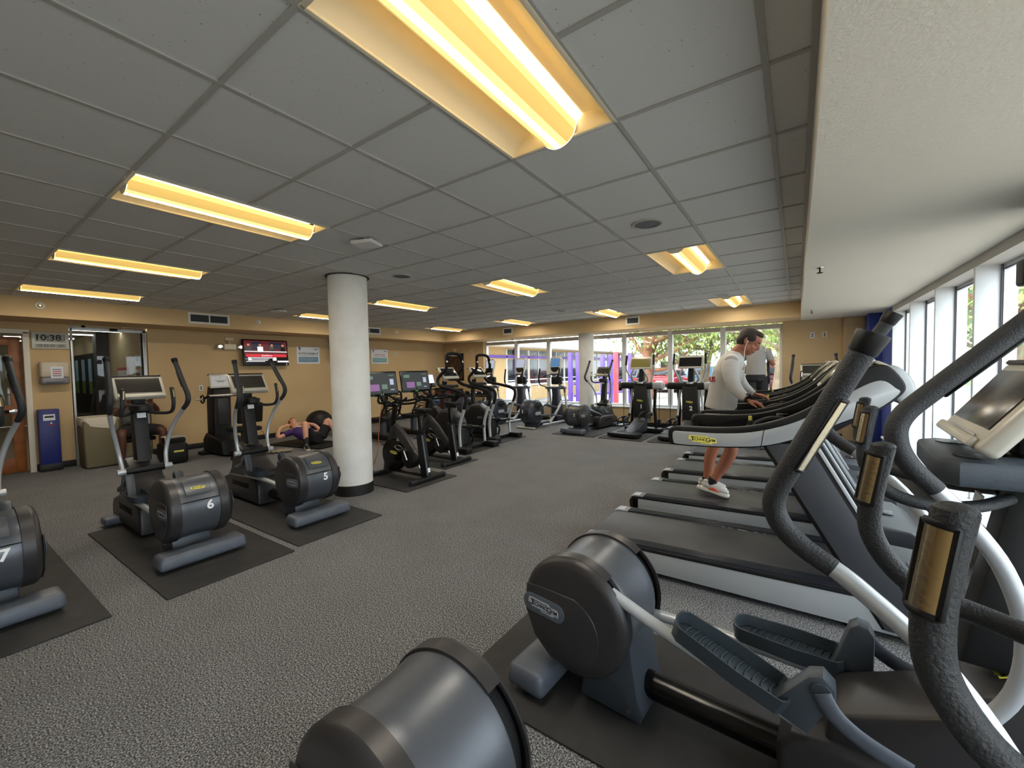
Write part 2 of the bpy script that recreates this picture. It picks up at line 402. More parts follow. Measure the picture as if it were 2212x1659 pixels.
# doorway in the left wall
m = MB()
for y in (-.13,.945): m.box((XL+.0,y,1.13),(.16,.07,2.27),'wall_cream',bev=.006)
m.box((XL,.41,2.27),(.16,1.14,.07),'wall_cream',bev=.006); struct(m.obj('trim_4'))
d = bpy.data.objects.new('door_1', None); C.objects.link(d); d.location = (XL-.09,.9,0); d.rotation_euler = (0,0,R(0)); struct(d)
m = MB()
for y in (-.07,-.93): m.box((0,y,1.1),(.045,.13,2.18),'wood_door',bev=.004)
for z,h in ((2.12,.14),(1.02,.16),(.13,.24)): m.box((0,-.5,z),(.045,.74,h),'wood_door',bev=.004)
m.obj('door_frame', d)
m = MB(); m.box((0,-.5,1.57),(.012,.74,.96),'partition_glass'); m.box((0,-.5,.6),(.012,.74,.7),'partition_glass'); m.obj('pane', d)
m = MB(); m.box((.05,-.45,1.0),(.03,.62,.05),'black_matte',bev=.008); m.box((.05,-.12,1.0),(.04,.09,.07),'chrome',bev=.006); m.obj('push_bar', d)
# glass partition to the next room
d = bpy.data.objects.new('window_18', None); C.objects.link(d); d.location = (XL-.04,1.44,0); struct(d)
m = MB()
m.box((0,.5,2.36),(.06,1.02,.05),'silver_paint',bev=.004); m.box((0,.975,1.19),(.06,.05,2.38),'silver_paint',bev=.004); m.box((0,.02,1.19),(.06,.03,2.38),'silver_paint',bev=.004)
m.box((.0,.94,1.19),(.05,.018,2.3),'black_matte'); m.box((.05,.55,2.37),(.05,.1,.04),'black_matte',bev=.004); m.obj('window_frame', d)
m = MB(); m.box((0,.48,1.17),(.01,.88,2.32),'partition_glass'); m.obj('pane', d)
# columns
def column(x, y, r, top, label):
    t = thing('column', label, 'column', (x,y,0)); t['kind'] = 'structure'
    m = MB(); m.cyl((0,0,0),(0,0,top),r,'column_white',n=64); m.obj('shaft', t)
    m = MB(); m.lathe([(r,.0),(r+.006,0),(r+.006,.125),(r+.001,.13)],'base_black',n=64); m.obj('base_band', t)
    if top > 2.6:
        m = MB(); m.lathe([(r+.001,ZC-.012),(r+.028,ZC-.012),(r+.028,ZC+.004),(r+.001,ZC+.004)],'vent_dark',n=48); m.obj('collar', t)
column(COLX, COLY, COLR, ZC+.02, 'thick round white column with a black base band in mid floor')
column(-4.62, 10.12, .2, ZS+.01, 'round white column in front of the far windows')

# ---------------------------------------------------------------- ceiling lights
def troffer(i, j, label):
    x0 = GX-j*TL-TL; y0 = GY+i*TL
    t = thing('ceiling_light', label, 'ceiling light', (x0+TL/2,y0+TL,ZC), 0, 'recessed ceiling lights')
    W, Ln = TL/2-.014, TL-.014
    m = MB()                                                      # reflector: two curved troughs and closed ends
    for s in (-1,1):
        pr = [(s*(W+(0.085-W)*k/10), .002+.085*sin(pi*.5*min(1,k/6)) if k<=6 else .087-.012*(k-6)/4) for k in range(11)]
        b = bmesh.new()
        A = [[b.verts.new((x,y,z)) for x,z in pr] for y in (-Ln,Ln)]
        for k in range(10): b.faces.new((A[0][k],A[0][k+1],A[1][k+1],A[1][k]))
        for e in (0,1):
            yy = (-Ln,Ln)[e]
            f = [b.verts.new((x,yy,z)) for x,z in pr]+[b.verts.new((pr[-1][0],yy,0)),]
            b.faces.new(f)
        m._add(b,'troffer_white')
    m.box((0,0,.1),(W*2+.02,Ln*2+.02,.02),'troffer_white'); m.obj('reflector', t)
    m = MB()
    for s in (-1,1):
        m.box((s*(W+.004),0,-.004),(.02,Ln*2+.03,.012),'troffer_white',bev=.002); m.box((0,s*(Ln+.004),-.004),(W*2+.02,.02,.012),'troffer_white',bev=.002)
    m.obj('trim_frame', t)
    m = MB(); n = 18; r = .1; L2 = Ln-.012
    bands = ['lamp_side']*2+['lamp_edge']*4+['lamp_mid']*2+['lamp_core']*2+['lamp_mid']*2+['lamp_edge']*4+['lamp_side']*2
    P = [(-r*cos(pi*k/n), .05-.098*sin(pi*k/n)) for k in range(n+1)]
    for k in range(n):
        m.quad([(P[k][0],-L2,P[k][1]),(P[k+1][0],-L2,P[k+1][1]),(P[k+1][0],L2,P[k+1][1]),(P[k][0],L2,P[k][1])], bands[k])
    bmesh.ops.recalc_face_normals(m.bm, faces=m.bm.faces[:])
    m.obj('diffuser', t, ang=60)
    for s in (-1,1):
        m = MB(); b = bmesh.new(); rim = [b.verts.new((x*1.02,s*(L2+.004),z-.001)) for x,z in P]; b.faces.new(rim); m._add(b,'vent_white'); 
        m.obj('end_cap', t, ang=0)
    return t
row = {-2:'nearest row',4:'middle row',10:'far row'}; col = {-1:'beside the window soffit',3:'second column of lights from the windows',7:'third column of lights from the windows',11:'column along the left wall'}
first = None
for i,j in LIGHTS:
    lab = {-2:'nearest lit yellow ceiling light',4:'lit yellow ceiling light of the middle row',10:'small far lit ceiling light'}[i]+', '+{-1:'closest to the windows',3:'second from the windows',7:'third from the windows',11:'nearest the left wall'}[j]
    if first is None: first = troffer(i,j,lab)
    else:
        dup(first, (GX-j*TL-TL/2, GY+i*TL+TL, ZC), 0, lab)
# ---------------------------------------------------------------- elliptical trainers (local: x = the way the user faces, y = left, z = up)
def tubepath_rot(pts, piv, a):
    return [(piv[0]+(x-piv[0])*cos(a)-(z-piv[1])*sin(a), y, piv[1]+(x-piv[0])*sin(a)+(z-piv[1])*cos(a)) for x,y,z in pts]
def sensor(parent, p, q, r, side, hw=.95):
    """brushed metal pulse plate wrapped on a grip between p and q"""
    m = MB(); d = (V(q)-V(p)).normalized(); s = V(side); s = (s-d*s.dot(d)).normalized(); t = d.cross(s)
    b = bmesh.new(); n = 10; L = []
    for e,pp in ((0,V(p)),(1,V(q))):
        L.append([b.verts.new(pp+s*(cos(a)*(r+.0025))+t*(sin(a)*(r+.0025))) for a in [(-hw+2*hw*k/n) for k in range(n+1)]])
    for k in range(n): b.faces.new((L[0][k],L[0][k+1],L[1][k+1],L[1][k]))
    bmesh.ops.recalc_face_normals(b, faces=b.faces[:]); m._add(b,'brushed')
    pts = [V(p)+s*(cos(a)*(r+.0015))+t*(sin(a)*(r+.0015)) for a in [(-hw-.1+(2*hw+.2)*k/n) for k in range(n+1)]]
    qts = [V(q)+s*(cos(a)*(r+.0015))+t*(sin(a)*(r+.0015)) for a in [(hw+.1-(2*hw+.2)*k/n) for k in range(n+1)]]
    m.tube(pts+qts, .004, 'black_plastic', n=6, smooth=False, closed=True)
    return m.obj('pulse_sensor', parent, ang=60)
def moving_arm(t, sg, a, sc=1., dy=0.):
    piv = (1.46,.575)
    y = lambda v: sg*(v-dy)
    low = [(1.46,y(.225),.575),(1.515,y(.235),.71),(1.515,y(.26),.87),(1.46,y(.295),1.03),(1.375,y(.325),1.15),(1.33,y(.335),1.20)]
    foam = [(1.335,y(.334),1.195),(1.285,y(.345),1.245),(1.256,y(.35),1.30),(1.26,y(.345),1.36),(1.318,y(.335),1.44),(1.50,y(.315),1.66)]
    low, foam = ([(piv[0]+(x-piv[0])*sc,yy,piv[1]+(z-piv[1])*sc) for x,yy,z in q] for q in (low, foam))
    low = tubepath_rot(low, piv, a); foam = tubepath_rot(foam, piv, a)
    m = MB(); m.tube(low, .0188, 'silver_paint', n=16, sub=6); m.cyl((1.46,sg*.12,.575),(1.46,y(.27),.575),.03,'silver_paint',bev=.006)
    o = m.obj('moving_arm', t)
    m = MB(); m.tube(foam, [.0205,.0225,.0235,.023,.0225,.0225], 'foam', n=18, sub=6)
    d = (V(foam[-1])-V(foam[-2])).normalized(); m.cyl(V(foam[0])-V((0,0,0)),V(foam[0])+(V(foam[1])-V(foam[0]))*.12,.0202,'black_plastic',n=18); m.obj('foam_grip', o)
    m = MB(); e = V(foam[-1]); m.cyl(e-d*.004,e+d*.04,.0245,'black_plastic',r1=.029,n=20,bev=.003); m.obj('end_cap', o)
    p = V(foam[4]); sensor(o, p+(e-p)*-.02, p+(e-p)*.62, .0225, (.7,-sg*.45,-.5), .6)
def pedal(t, sg, back, front):
    """back/front: (x,z) of the tread ends"""
    dx, dz = front[0]-back[0], front[1]-back[1]; L = sqrt(dx*dx+dz*dz); an = atan2(dz,dx); w = .075
    out = [(-L/2+.03,-w*.82),(L*.1,-w),(L/2-.02,-w*.9),(L/2,-w*.6),(L/2,w*.6),(L/2-.02,w*.9),(L*.1,w),(-L/2+.03,w*.82),(-L/2+.005,w*.5),(-L/2,0),(-L/2+.005,-w*.5)]
    m = MB(); m.prism(out,-.012,.0,'pedal_grey',axis='z',bev=.003)
    b = bmesh.new(); n = len(out); ring = []
    for x,y_ in out: ring.append([b.verts.new(v) for v in ((x,y_,-.012),(x*1.03,y_*1.06,.045),(x*.99,y_*.98,.045),(x*.95,y_*.88,.002))])
    for k in range(n):
        A, B = ring[k], ring[(k+1)%n]
        for q in range(3): b.faces.new((A[q],B[q],B[q+1],A[q+1]))
    bmesh.ops.recalc_face_normals(b, faces=b.faces[:]); m._add(b,'pedal_grey')
    for k in range(12):
        x = -L/2+.055+k*(L-.09)/11
        m.tube([(x,-w*.72,.003),(x-.012,0,.005),(x,w*.72,.003)],.003,'pedal_grey',n=5,sub=3)
    m.xf(T((back[0]+front[0])/2, sg*.175, (back[1]+front[1])/2, 0, -an))
    m.obj('pedal', t)
def disc_cover(t, sg):
    cx, cz, r = .265, .415, .262
    m = MB()
    m.lathe([(0,.222),(r-.045,.222),(r-.02,.215),(r-.004,.2),(r,.186),(r-.012,.186),(r-.02,.19)],'anthracite',o=(cx,0,cz),axis='y',n=56,M=MX.Diagonal((1,sg,1,1)))
    m.lathe([(r,.188),(r,.134),(r-.01,.134)],'anthracite',o=(cx,0,cz),axis='y',n=44,a0=R(52),a1=R(322),M=MX.Diagonal((1,sg,1,1)))
    sw = [(cx-.232,cz+.095)]+[(cx-.15,cz+.10)]+[(cx-.02+.162*cos(a),cz-.06+.162*sin(a)) for a in [R(75-15*k) for k in range(11)]]+[(cx-.10,cz-.215),(cx-.19,cz-.14),(cx-.238,cz-.03)]
    m.prism(sw, .220, .2295, 'anthracite', axis='y', bev=.005, M=MX.Diagonal((1,sg,1,1)))
    o = m.obj('side_cover', t)
    m = MB(); M = frame((cx-.135,sg*.2292,cz+.01),(sg*-1 if sg>0 else 1,0,0),(0,0,1)) if sg > 0 else frame((cx-.135,sg*.2292,cz+.01),(1,0,0),(0,0,1))
    M = M @ MX.Rotation(R(-4 if sg < 0 else 4),4,'Z')
    m.prism([(x,y_) for x,y_ in capsule(.225,.088,10)], 0, .004, 'foot_grey', axis='z', bev=.0015, M=M)
    logo(m, M @ T(0,0,.004), .165, 'silver_paint', 'label_black'); m.obj('badge', o)
def elliptical(label, loc, rz, phase=(-.0,-.23), head='ring', number=None, asc=1., group='elliptical trainers of the same make'):
    t = thing('elliptical_trainer', label, 'elliptical trainer', loc, rz, group)
    cx, cz = .265, .415
    m = MB(); m.cyl((cx,-.187,cz),(cx,.187,cz),.232,'black_matte',n=40); m.obj('flywheel_core', t)
    m = MB(); pr = [(.236,-.138),(.252,-.135),(.254,-.125),(.247,-.09),(.244,0),(.247,.09),(.254,.125),(.252,.135),(.236,.138)]
    m.lathe(pr,'drum_grey',o=(cx,0,cz),axis='y',n=56)
    if number:
        an = [R(112+4*k) for k in range(10)]
        for k in range(9):
            b = bmesh.new(); rr = .2558
            q = [(cx+rr*cos(a),y_,cz+rr*sin(a)) for a in an[k:k+2] for y_ in (-.09,.09)]
            b.faces.new([b.verts.new(q[i]) for i in (0,1,3,2)]); m._add(b,'drum_grey')
    m.obj('flywheel_housing', t)
    if number:
        m = MB(); a = R(136); nz = V((cos(a),0,sin(a)))
        logo(m, frame(V((cx,0,cz))+nz*.257,(0,-1,0),(sin(a)*.0+ -nz.z*-1*0+nz.z*1,0,-nz.x)), .1); m.obj('badge', t)
    if number:
        m = MB(); m.box((cx-.236,0,cz+.085),(.016,.27,.005),'black_matte'); m.obj('seam', t)
    for sg in (-1,1): disc_cover(t, sg)
    m = MB(); m.box((.055,0,.078),(.215,.61,.105),'foot_grey',bev=.03,seg=3,taper=(.86,.96))
    for sg in (-1,1): m.cyl((.05,sg*.25,0),(.05,sg*.25,.035),.028,'black_plastic',n=14)
    m.obj('rear_foot', t)
    m = MB(); m.prism([(.26,.02),(.545,.02),(.56,.06),(.535,.12),(.52,.22),(.50,.36),(.40,.40),(.30,.25)],-.135,.135,'grey_plastic',bev=.012)
    for sg in (-1,1): m.cyl((.5,sg*.135,.06),(.5,sg*.142,.06),.009,'chrome',n=10)
    m.obj('flywheel_bracket', t)
    m = MB(); m.tube([(.5,0,.115),(1.1,0,.125)],.055,'black_gloss',n=18,smooth=False); m.obj('base_beam', t)
    m = MB(); body = [(1.15,.20),(1.165,.375),(1.20,.405),(1.42,.515),(1.46,.60),(1.62,.69),(1.68,.64),(1.80,.36),(1.95,.2)]
    m.prism(body,-.13,.13,'anthracite',bev=.022,seg=3)
    m.prism([(1.03,.03),(1.03,.24),(1.07,.295),(1.2,.32),(1.75,.30),(1.92,.25),(1.97,.17),(1.97,.03)],-.165,.165,'anthracite',bev=.028,seg=3)
    o = m.obj('front_shroud', t)
    for sg in (-1,1):
        m = MB(); m.box((1.46,sg*.166,.215),(.42,.006,.06),'black_matte',bev=.002); m.obj('link_slot', o)
    m = MB(); M = frame((1.55,0,.652),(0,-1,0),(.87,0,.49)); logo(m, M @ T(0,0,.003), .12); m.obj('badge', o)
    m = MB(); m.cyl((1.46,-.15,.575),(1.46,.15,.575),.038,'black_plastic',n=22,bev=.004); m.obj('pivot_bar', t)
    for sg,a in ((1,phase[0]),(-1,phase[1])): moving_arm(t, sg, a, asc, .055 if number else 0.)
    # pedals on their bars, hinged to curved links
    for sg,bk,fr,cr in ((-1,(.70,.535),(1.055,.41),(.44,.57)),(1,(.845,.395),(1.205,.395),(.46,.33))):
        m = MB(); m.tube([(cr[0],sg*.172,cr[1]),(bk[0]-.03,sg*.172,bk[1]-.045),(fr[0]+.06,sg*.172,fr[1]-.05)],.024,'silver_paint',n=14,sub=6); m.obj('pedal_bar', t)
        pedal(t, sg, bk, fr)
        hx, hz = ((1.152,.513),(1.256,.54))[sg>0]
        m = MB(); m.prism(([(1.003,.395),(1.117,.355),(1.188,.50),(1.185,.53),(1.155,.56),(1.118,.545)],[(1.16,.355),(1.29,.40),(1.292,.55),(1.275,.58),(1.245,.585),(1.222,.565)])[sg>0],sg*.172-.034,sg*.172+.034,'grey_plastic',bev=.008)
        m.cyl((hx,sg*.205,hz),(hx,sg*.213,hz),.028,'pedal_grey',n=20,bev=.003); m.obj('pedal_hinge', t)
        m = MB(); m.tube([(hx+.0,sg*.212,hz-.0),(hx+.035,sg*.213,hz-.055),(hx+.10,sg*.214,hz-.095),(hx+.2,sg*.214,hz-.125)],.026,'foot_grey',n=10,sub=6,flat=(1,.32),up=(0,0,1)); m.obj('link_arm', t)
    # column, head, fixed grips, console
    m = MB(); m.prism([(1.46,.66),(1.60,.66),(1.645,1.18),(1.555,1.2)],-.06,.06,'black_plastic',bev=.015); o = m.obj('column', t)
    m = MB(); m.box((1.5,0,1.12),(.006,.07,.05),'white_sticker',rot=(0,R(8),0)); m.obj('sticker', o)
    m = MB()
    if head == 'ring':
        m.lathe([(.052,1.165),(.052,1.215),(.058,1.224),(.078,1.224),(.084,1.214),(.08,1.17),(.06,1.155)],'black_plastic',o=(1.46,0,0),n=32); m.cyl((1.46,0,1.16),(1.46,0,1.172),.055,'black_gloss',n=24)
        m.box((1.56,0,1.2),(.12,.15,.07),'black_plastic',bev=.015)
    else:
        m.prism([(1.39,-.17),(1.43,-.215),(1.76,-.18),(1.78,-.1),(1.78,.1),(1.76,.18),(1.43,.215),(1.39,.17)],1.2,1.27,'grey_plastic',axis='z',bev=.014)
        for sg in (-1,1): m.cyl((1.47,sg*.13,1.262),(1.47,sg*.13,1.2725),.042,'black_gloss',n=24)
        m.box((1.60,0,1.268),(.16,.22,.012),'black_gloss',bev=.01)
    m.obj('cup_holder', t)
    for sg in (-1,1):
        gp = [(1.55,sg*.05,1.15),(1.48,sg*.12,1.135),(1.39,sg*.18,1.135),(1.30,sg*.195,1.16),(1.25,sg*.195,1.225),(1.243,sg*.192,1.295),(1.258,sg*.186,1.395)]
        m = MB(); m.tube(gp,[.0155,.016,.0165,.017,.017,.017,.017],'foam',n=20,sub=6); m.ell(gp[-1],(.017,.017,.008),'foam'); o = m.obj('fixed_grip', t)
        p, q = V(gp[5]), V(gp[6]); sensor(o, p+(q-p)*-.02, p+(q-p)*.86, .017, (-.75,-.65 if sg<0 else -.65,0), .78)
    c = thing_console(t, head)
    m = MB()
    m.box((1.78,0,.05),(.16,.56,.08),'foot_grey',bev=.022,seg=3); m.obj('front_foot', t)
    if number:
        m = MB(); m.text(number,.10,'white_sticker',frame((cx-.2475,-.06,cz+.03),(0,-1,0),(.06,0,1)),.0008,.003); m.obj('number_sticker', t)
    return t
def thing_console(t, head):
    W, H = (.46 if head=='tray' else .40), .265
    M = frame((1.535,0,1.405),(0,-1,0),(.57,0,.82))       # local x to the user's right, y up the screen, z to the user
    m = MB(); m.box((0,0,-.012),(W,H,.05),'bezel',bev=.016,seg=3); m.box((0,-H/2+.015,.02),(W*.9,.03,.02),'bezel',bev=.008)
    m.box((0,H/2-.004,-.005),(W*.96,.014,.05),'black_plastic',bev=.004); m.xf(M); o = m.obj('console', t)
    m = MB(); m.box((0,.012,.0145),(W*.86,H*.66,.004),'screen_grey' if head=='tray' else 'screen_grey',bev=.002); m.box((0,-H*.41,.016),(W*.66,.022,.003),'silver_paint',bev=.001); m.xf(M); m.obj('screen', o)
    m = MB(); m.box((0,-.02,-.045),(.2,.16,.05),'black_plastic',bev=.015); m.xf(M); m.box((1.60,0,1.29),(.08,.1,.16),'black_plastic',bev=.015); m.obj('console_mount', o)
    return o
def mat_slab(label, x0, x1, y0, y1, rz=0, name='floor_mat'):
    m = MB(); m.box((0,0,.006),(x1-x0,y1-y0,.012),'rubber_mat',bev=.003); o = m.obj(name); o.location = ((x0+x1)/2,(y0+y1)/2,0); o.rotation_euler = (0,0,rz)
    return tag(o, label, 'floor mat', 'black rubber mats under the machines')

EA = elliptical('elliptical trainer with a grey cupholder tray, on the mat beside the nearest treadmill', (-1.065,1.825,0.012), R(-4), phase=(.163,-.064), head='tray', asc=1.02)
EB = elliptical('elliptical trainer closest to the viewer, its flywheel drum cut by the bottom edge', (-1.133,.736,0), R(.6), phase=(.253,-.25), asc=.93)
E6 = elliptical('elliptical trainer with a white number 6 on its drum', (-3.97,1.25,.012), R(180.3), phase=(.12,.12), number='6')
E5 = elliptical('elliptical trainer with a white number 5 on its drum, beside the thick column', (-3.98,2.27,.012), R(180.3), phase=(.25,.0), number='5')
E7 = elliptical('elliptical trainer with a white 7 cut off by the left edge of the picture', (-3.93,.17,.012), R(181.5), phase=(.10,.12), number='7')
mat_slab('black rubber mat under the elliptical trainer beside the nearest treadmill', -1.37, 1.0, 1.42, 2.32)
mat_slab('black rubber mat under the elliptical trainer numbered 6', -5.66, -3.52, .86, 1.735, R(1))
mat_slab('black rubber mat under the elliptical trainer numbered 5', -5.74, -3.60, 1.80, 2.70, R(1))
mat_slab('black rubber mat under the elliptical trainer cut off by the left edge', -5.7, -3.57, -.3, .60, R(1))
# ---------------------------------------------------------------- treadmills (local: x = the way the runner faces, origin under the rear end)
def treadmill(label, loc):
    t = thing('treadmill', label, 'treadmill', loc, 0, 'treadmills in the row along the windows')
    W = .41; L = 1.95
    m = MB()
    for sg in (-1,1): m.prism([(.05,.045),(.05,.175),(L,.225),(L,.05)],sg*(W-.012)-.012*0,sg*W,'tread_side',bev=.004)
    m.obj('side_panel', t)
    m = MB(); m.prism([(.02,.06),(.015,.15),(.04,.19),(.09,.2),(.12,.19),(.12,.06)],-W,W,'black_plastic',bev=.012)
    for sg in (-1,1): m.prism([(.06,.178),(.06,.196),(L,.246),(L,.222)],sg*(W-.02),sg*(W+.004),'black_plastic',bev=.003)
    m.obj('rear_roller_cover', t)
    for sg in (-1,1):
        m = MB()
        m.prism([(.05,.193),(.06,.205),(L,.254),(L,.235)],sg*.29,sg*(W-.012),'tread_rail',bev=.003)
        for k in range(5): m.prism([(.12,.208),(.12,.213),(L-.2,.2565),(L-.2,.252)],sg*(.302+.02*k),sg*(.312+.02*k),'tread_rail',bev=.0015)
        m.prism([(.03,.19),(.06,.2095),(.16,.213),(.16,.20)],sg*.286,sg*(W-.008),'tread_side',bev=.004)
        o = m.obj('foot_rail', t)
        m2 = MB()
        for k,(x,w) in enumerate(((.95,.012),(1.0,.03),(1.09,.07),(1.18,.03),(1.235,.012))): m2.box((x,sg*.278,.2235+(x-.95)*.025),(w,.028,.002),'bezel')
        m2.obj('step_mark', o)
    m = MB(); m.prism([(.045,.09),(.03,.15),(.05,.195),(.09,.203),(L-.1,.249),(L-.1,.10)],-.285,.285,'tread_belt',bev=.006); m.obj('belt', t)
    m = MB(); m.prism([(L-.28,.235),(L-.22,.268),(L-.08,.285),(L+.2,.27),(L+.3,.2),(L+.31,.05),(L-.05,.04)],-W,W,'tread_hood',bev=.025,seg=3)
    o = m.obj('motor_hood', t)
    m = MB(); M = frame((L+.1,0,.283),(0,-1,0),(1,0,-.05)); m.prism([(-.085,-.055),(.085,-.055),(.07,.055),(-.07,.055)],0,.004,'tread_rail',axis='z',bev=.002,M=M); logo(m, M @ T(0,0,.004), .11, None, 'silver_paint'); m.obj('badge', o)
    # slanted uprights
    for sg in (-1,1):
        m = MB(); pl = [(1.82,.06),(2.06,.06),(1.52,1.08),(1.24,1.06)]
        m.prism(pl,sg*.335,sg*.415,'black_plastic',bev=.02,seg=3)
        o = m.obj('upright', t)
        m = MB(); m.prism([(2.045,.07),(2.065,.07),(1.527,1.08),(1.505,1.08)],sg*.415,sg*.424,'silver_paint',bev=.003)
        m.prism([(1.84,.07),(2.03,.07),(1.49,1.06),(1.27,1.05)],sg*.413,sg*.421,'tread_hood',bev=.003); m.obj('edge_strip', o)
    # curved side arms
    top = [(.70,1.085),(.725,1.115),(.80,1.125),(1.0,1.13),(1.2,1.155),(1.4,1.225),(1.56,1.33),(1.68,1.45),(1.77,1.52),(1.84,1.51),(1.90,1.42)]
    bot = [(1.885,1.36),(1.80,1.28),(1.68,1.215),(1.5,1.12),(1.3,1.035),(1.1,1.005),(.9,.995),(.74,.995),(.705,1.01)]
    def off(p): return p
    for sg in (-1,1):
        m = MB(); m.prism(smooth2(top+bot,4), sg*.375, sg*.425, 'black_plastic', bev=.012, seg=3); o = m.obj('side_arm', t)
        lo = [(.735,1.085),(.80,1.092),(1.0,1.093),(1.2,1.115),(1.4,1.18),(1.56,1.275),(1.7,1.39),(1.80,1.44),(1.86,1.40)]
        m = MB(); m.prism(smooth2(lo+[(1.875,1.37),(1.79,1.285),(1.67,1.22),(1.5,1.128),(1.3,1.045),(1.1,1.014),(.9,1.004),(.76,1.003),(.735,1.02)],4), sg*.424, sg*.432, 'tread_side', bev=.004)
        m.box((1.26,sg*.4322,1.08),(.004,.001,.15),'black_matte',rot=(0,R(8),0)); o2 = m.obj('arm_panel', o)
        m = MB(); M = frame((.92,sg*.4325,1.045),(1 if sg<0 else -1,0,0),(0,0,1)); logo(m, M, .17); m.obj('badge', o2)
        m = MB(); m.box((.80,sg*.372,1.04),(.09,.006,.05),'black_gloss',bev=.002); m.obj('control_pad', o)
    # console between the arms
    m = MB(); m.prism([(1.36,1.05),(1.38,1.12),(1.62,1.30),(1.80,1.49),(1.88,1.46),(1.9,1.38),(1.7,1.2),(1.45,1.02)],-.376,.376,'black_plastic',bev=.015,seg=3)
    o = m.obj('console', t)
    M = frame((1.70,0,1.44),(0,-1,0),(.62,0,.78)); m = MB(); m.box((0,0,0),(.52,.3,.035),'bezel',bev=.012,seg=3); m.box((0,.005,.018),(.46,.235,.004),'screen_grey',bev=.001); m.xf(M); m.obj('screen', o)
    m = MB(); m.box((1.16,0,1.075),(.07,.752,.05),'black_gloss',bev=.018,seg=3)
    for sg in (-1,1): m.tube([(1.42,sg*.2,1.12),(1.28,sg*.2,1.135),(1.18,sg*.2,1.09)],.02,'black_plastic',n=10)
    m.obj('grab_bar', o)
    m = MB(); m.box((1.16,.0,1.115),(.03,.03,.05),'black_plastic',bev=.006); m.cyl((1.16,0,1.13),(1.16,0,1.17),.012,'yellow',n=12,bev=.003); m.tube([(1.16,.01,1.12),(1.14,.05,1.06),(1.15,.09,1.03)],.004,'yellow',n=6); m.obj('safety_clip', o)
    m = MB()
    for sg in (-1,1): m.cyl((1.34,sg*.30,1.06),(1.345,sg*.30,1.165),.042,'black_gloss',n=20,bev=.006); m.cyl((1.345,sg*.30,1.15),(1.345,sg*.30,1.168),.035,'chrome',n=20)
    m.obj('bottle_holder', o)
    m = MB(); m.box((1.845,0,1.515),(.11,.60,.02),'bezel',bev=.008,rot=(0,R(28),0)); m.prism(smooth2([(1.78,1.46),(1.83,1.52),(1.89,1.50),(1.935,1.43),(1.94,1.36),(1.89,1.31)],5),-.41,.41,'tread_side',bev=.015); m.obj('console_back', o)
    m = MB()
    for x in (.15,1.7):
        for sg in (-1,1): m.cyl((x,sg*.33,0),(x,sg*.33,.07),.03,'black_matte',n=12)
    m.obj('foot', t)
    return t
TR = treadmill('treadmill closest to the viewer, its side arm carrying the large yellow badge', (-1.43,3.36,0))
dup(TR, (-1.44,4.55,0), 0, 'treadmill the man in the white shirt is walking on')
dup(TR, (-1.44,5.77,0), 0, 'empty treadmill just beyond the walking man')
dup(TR, (-1.44,6.97,0), 0, 'farthest treadmill of the row along the windows')
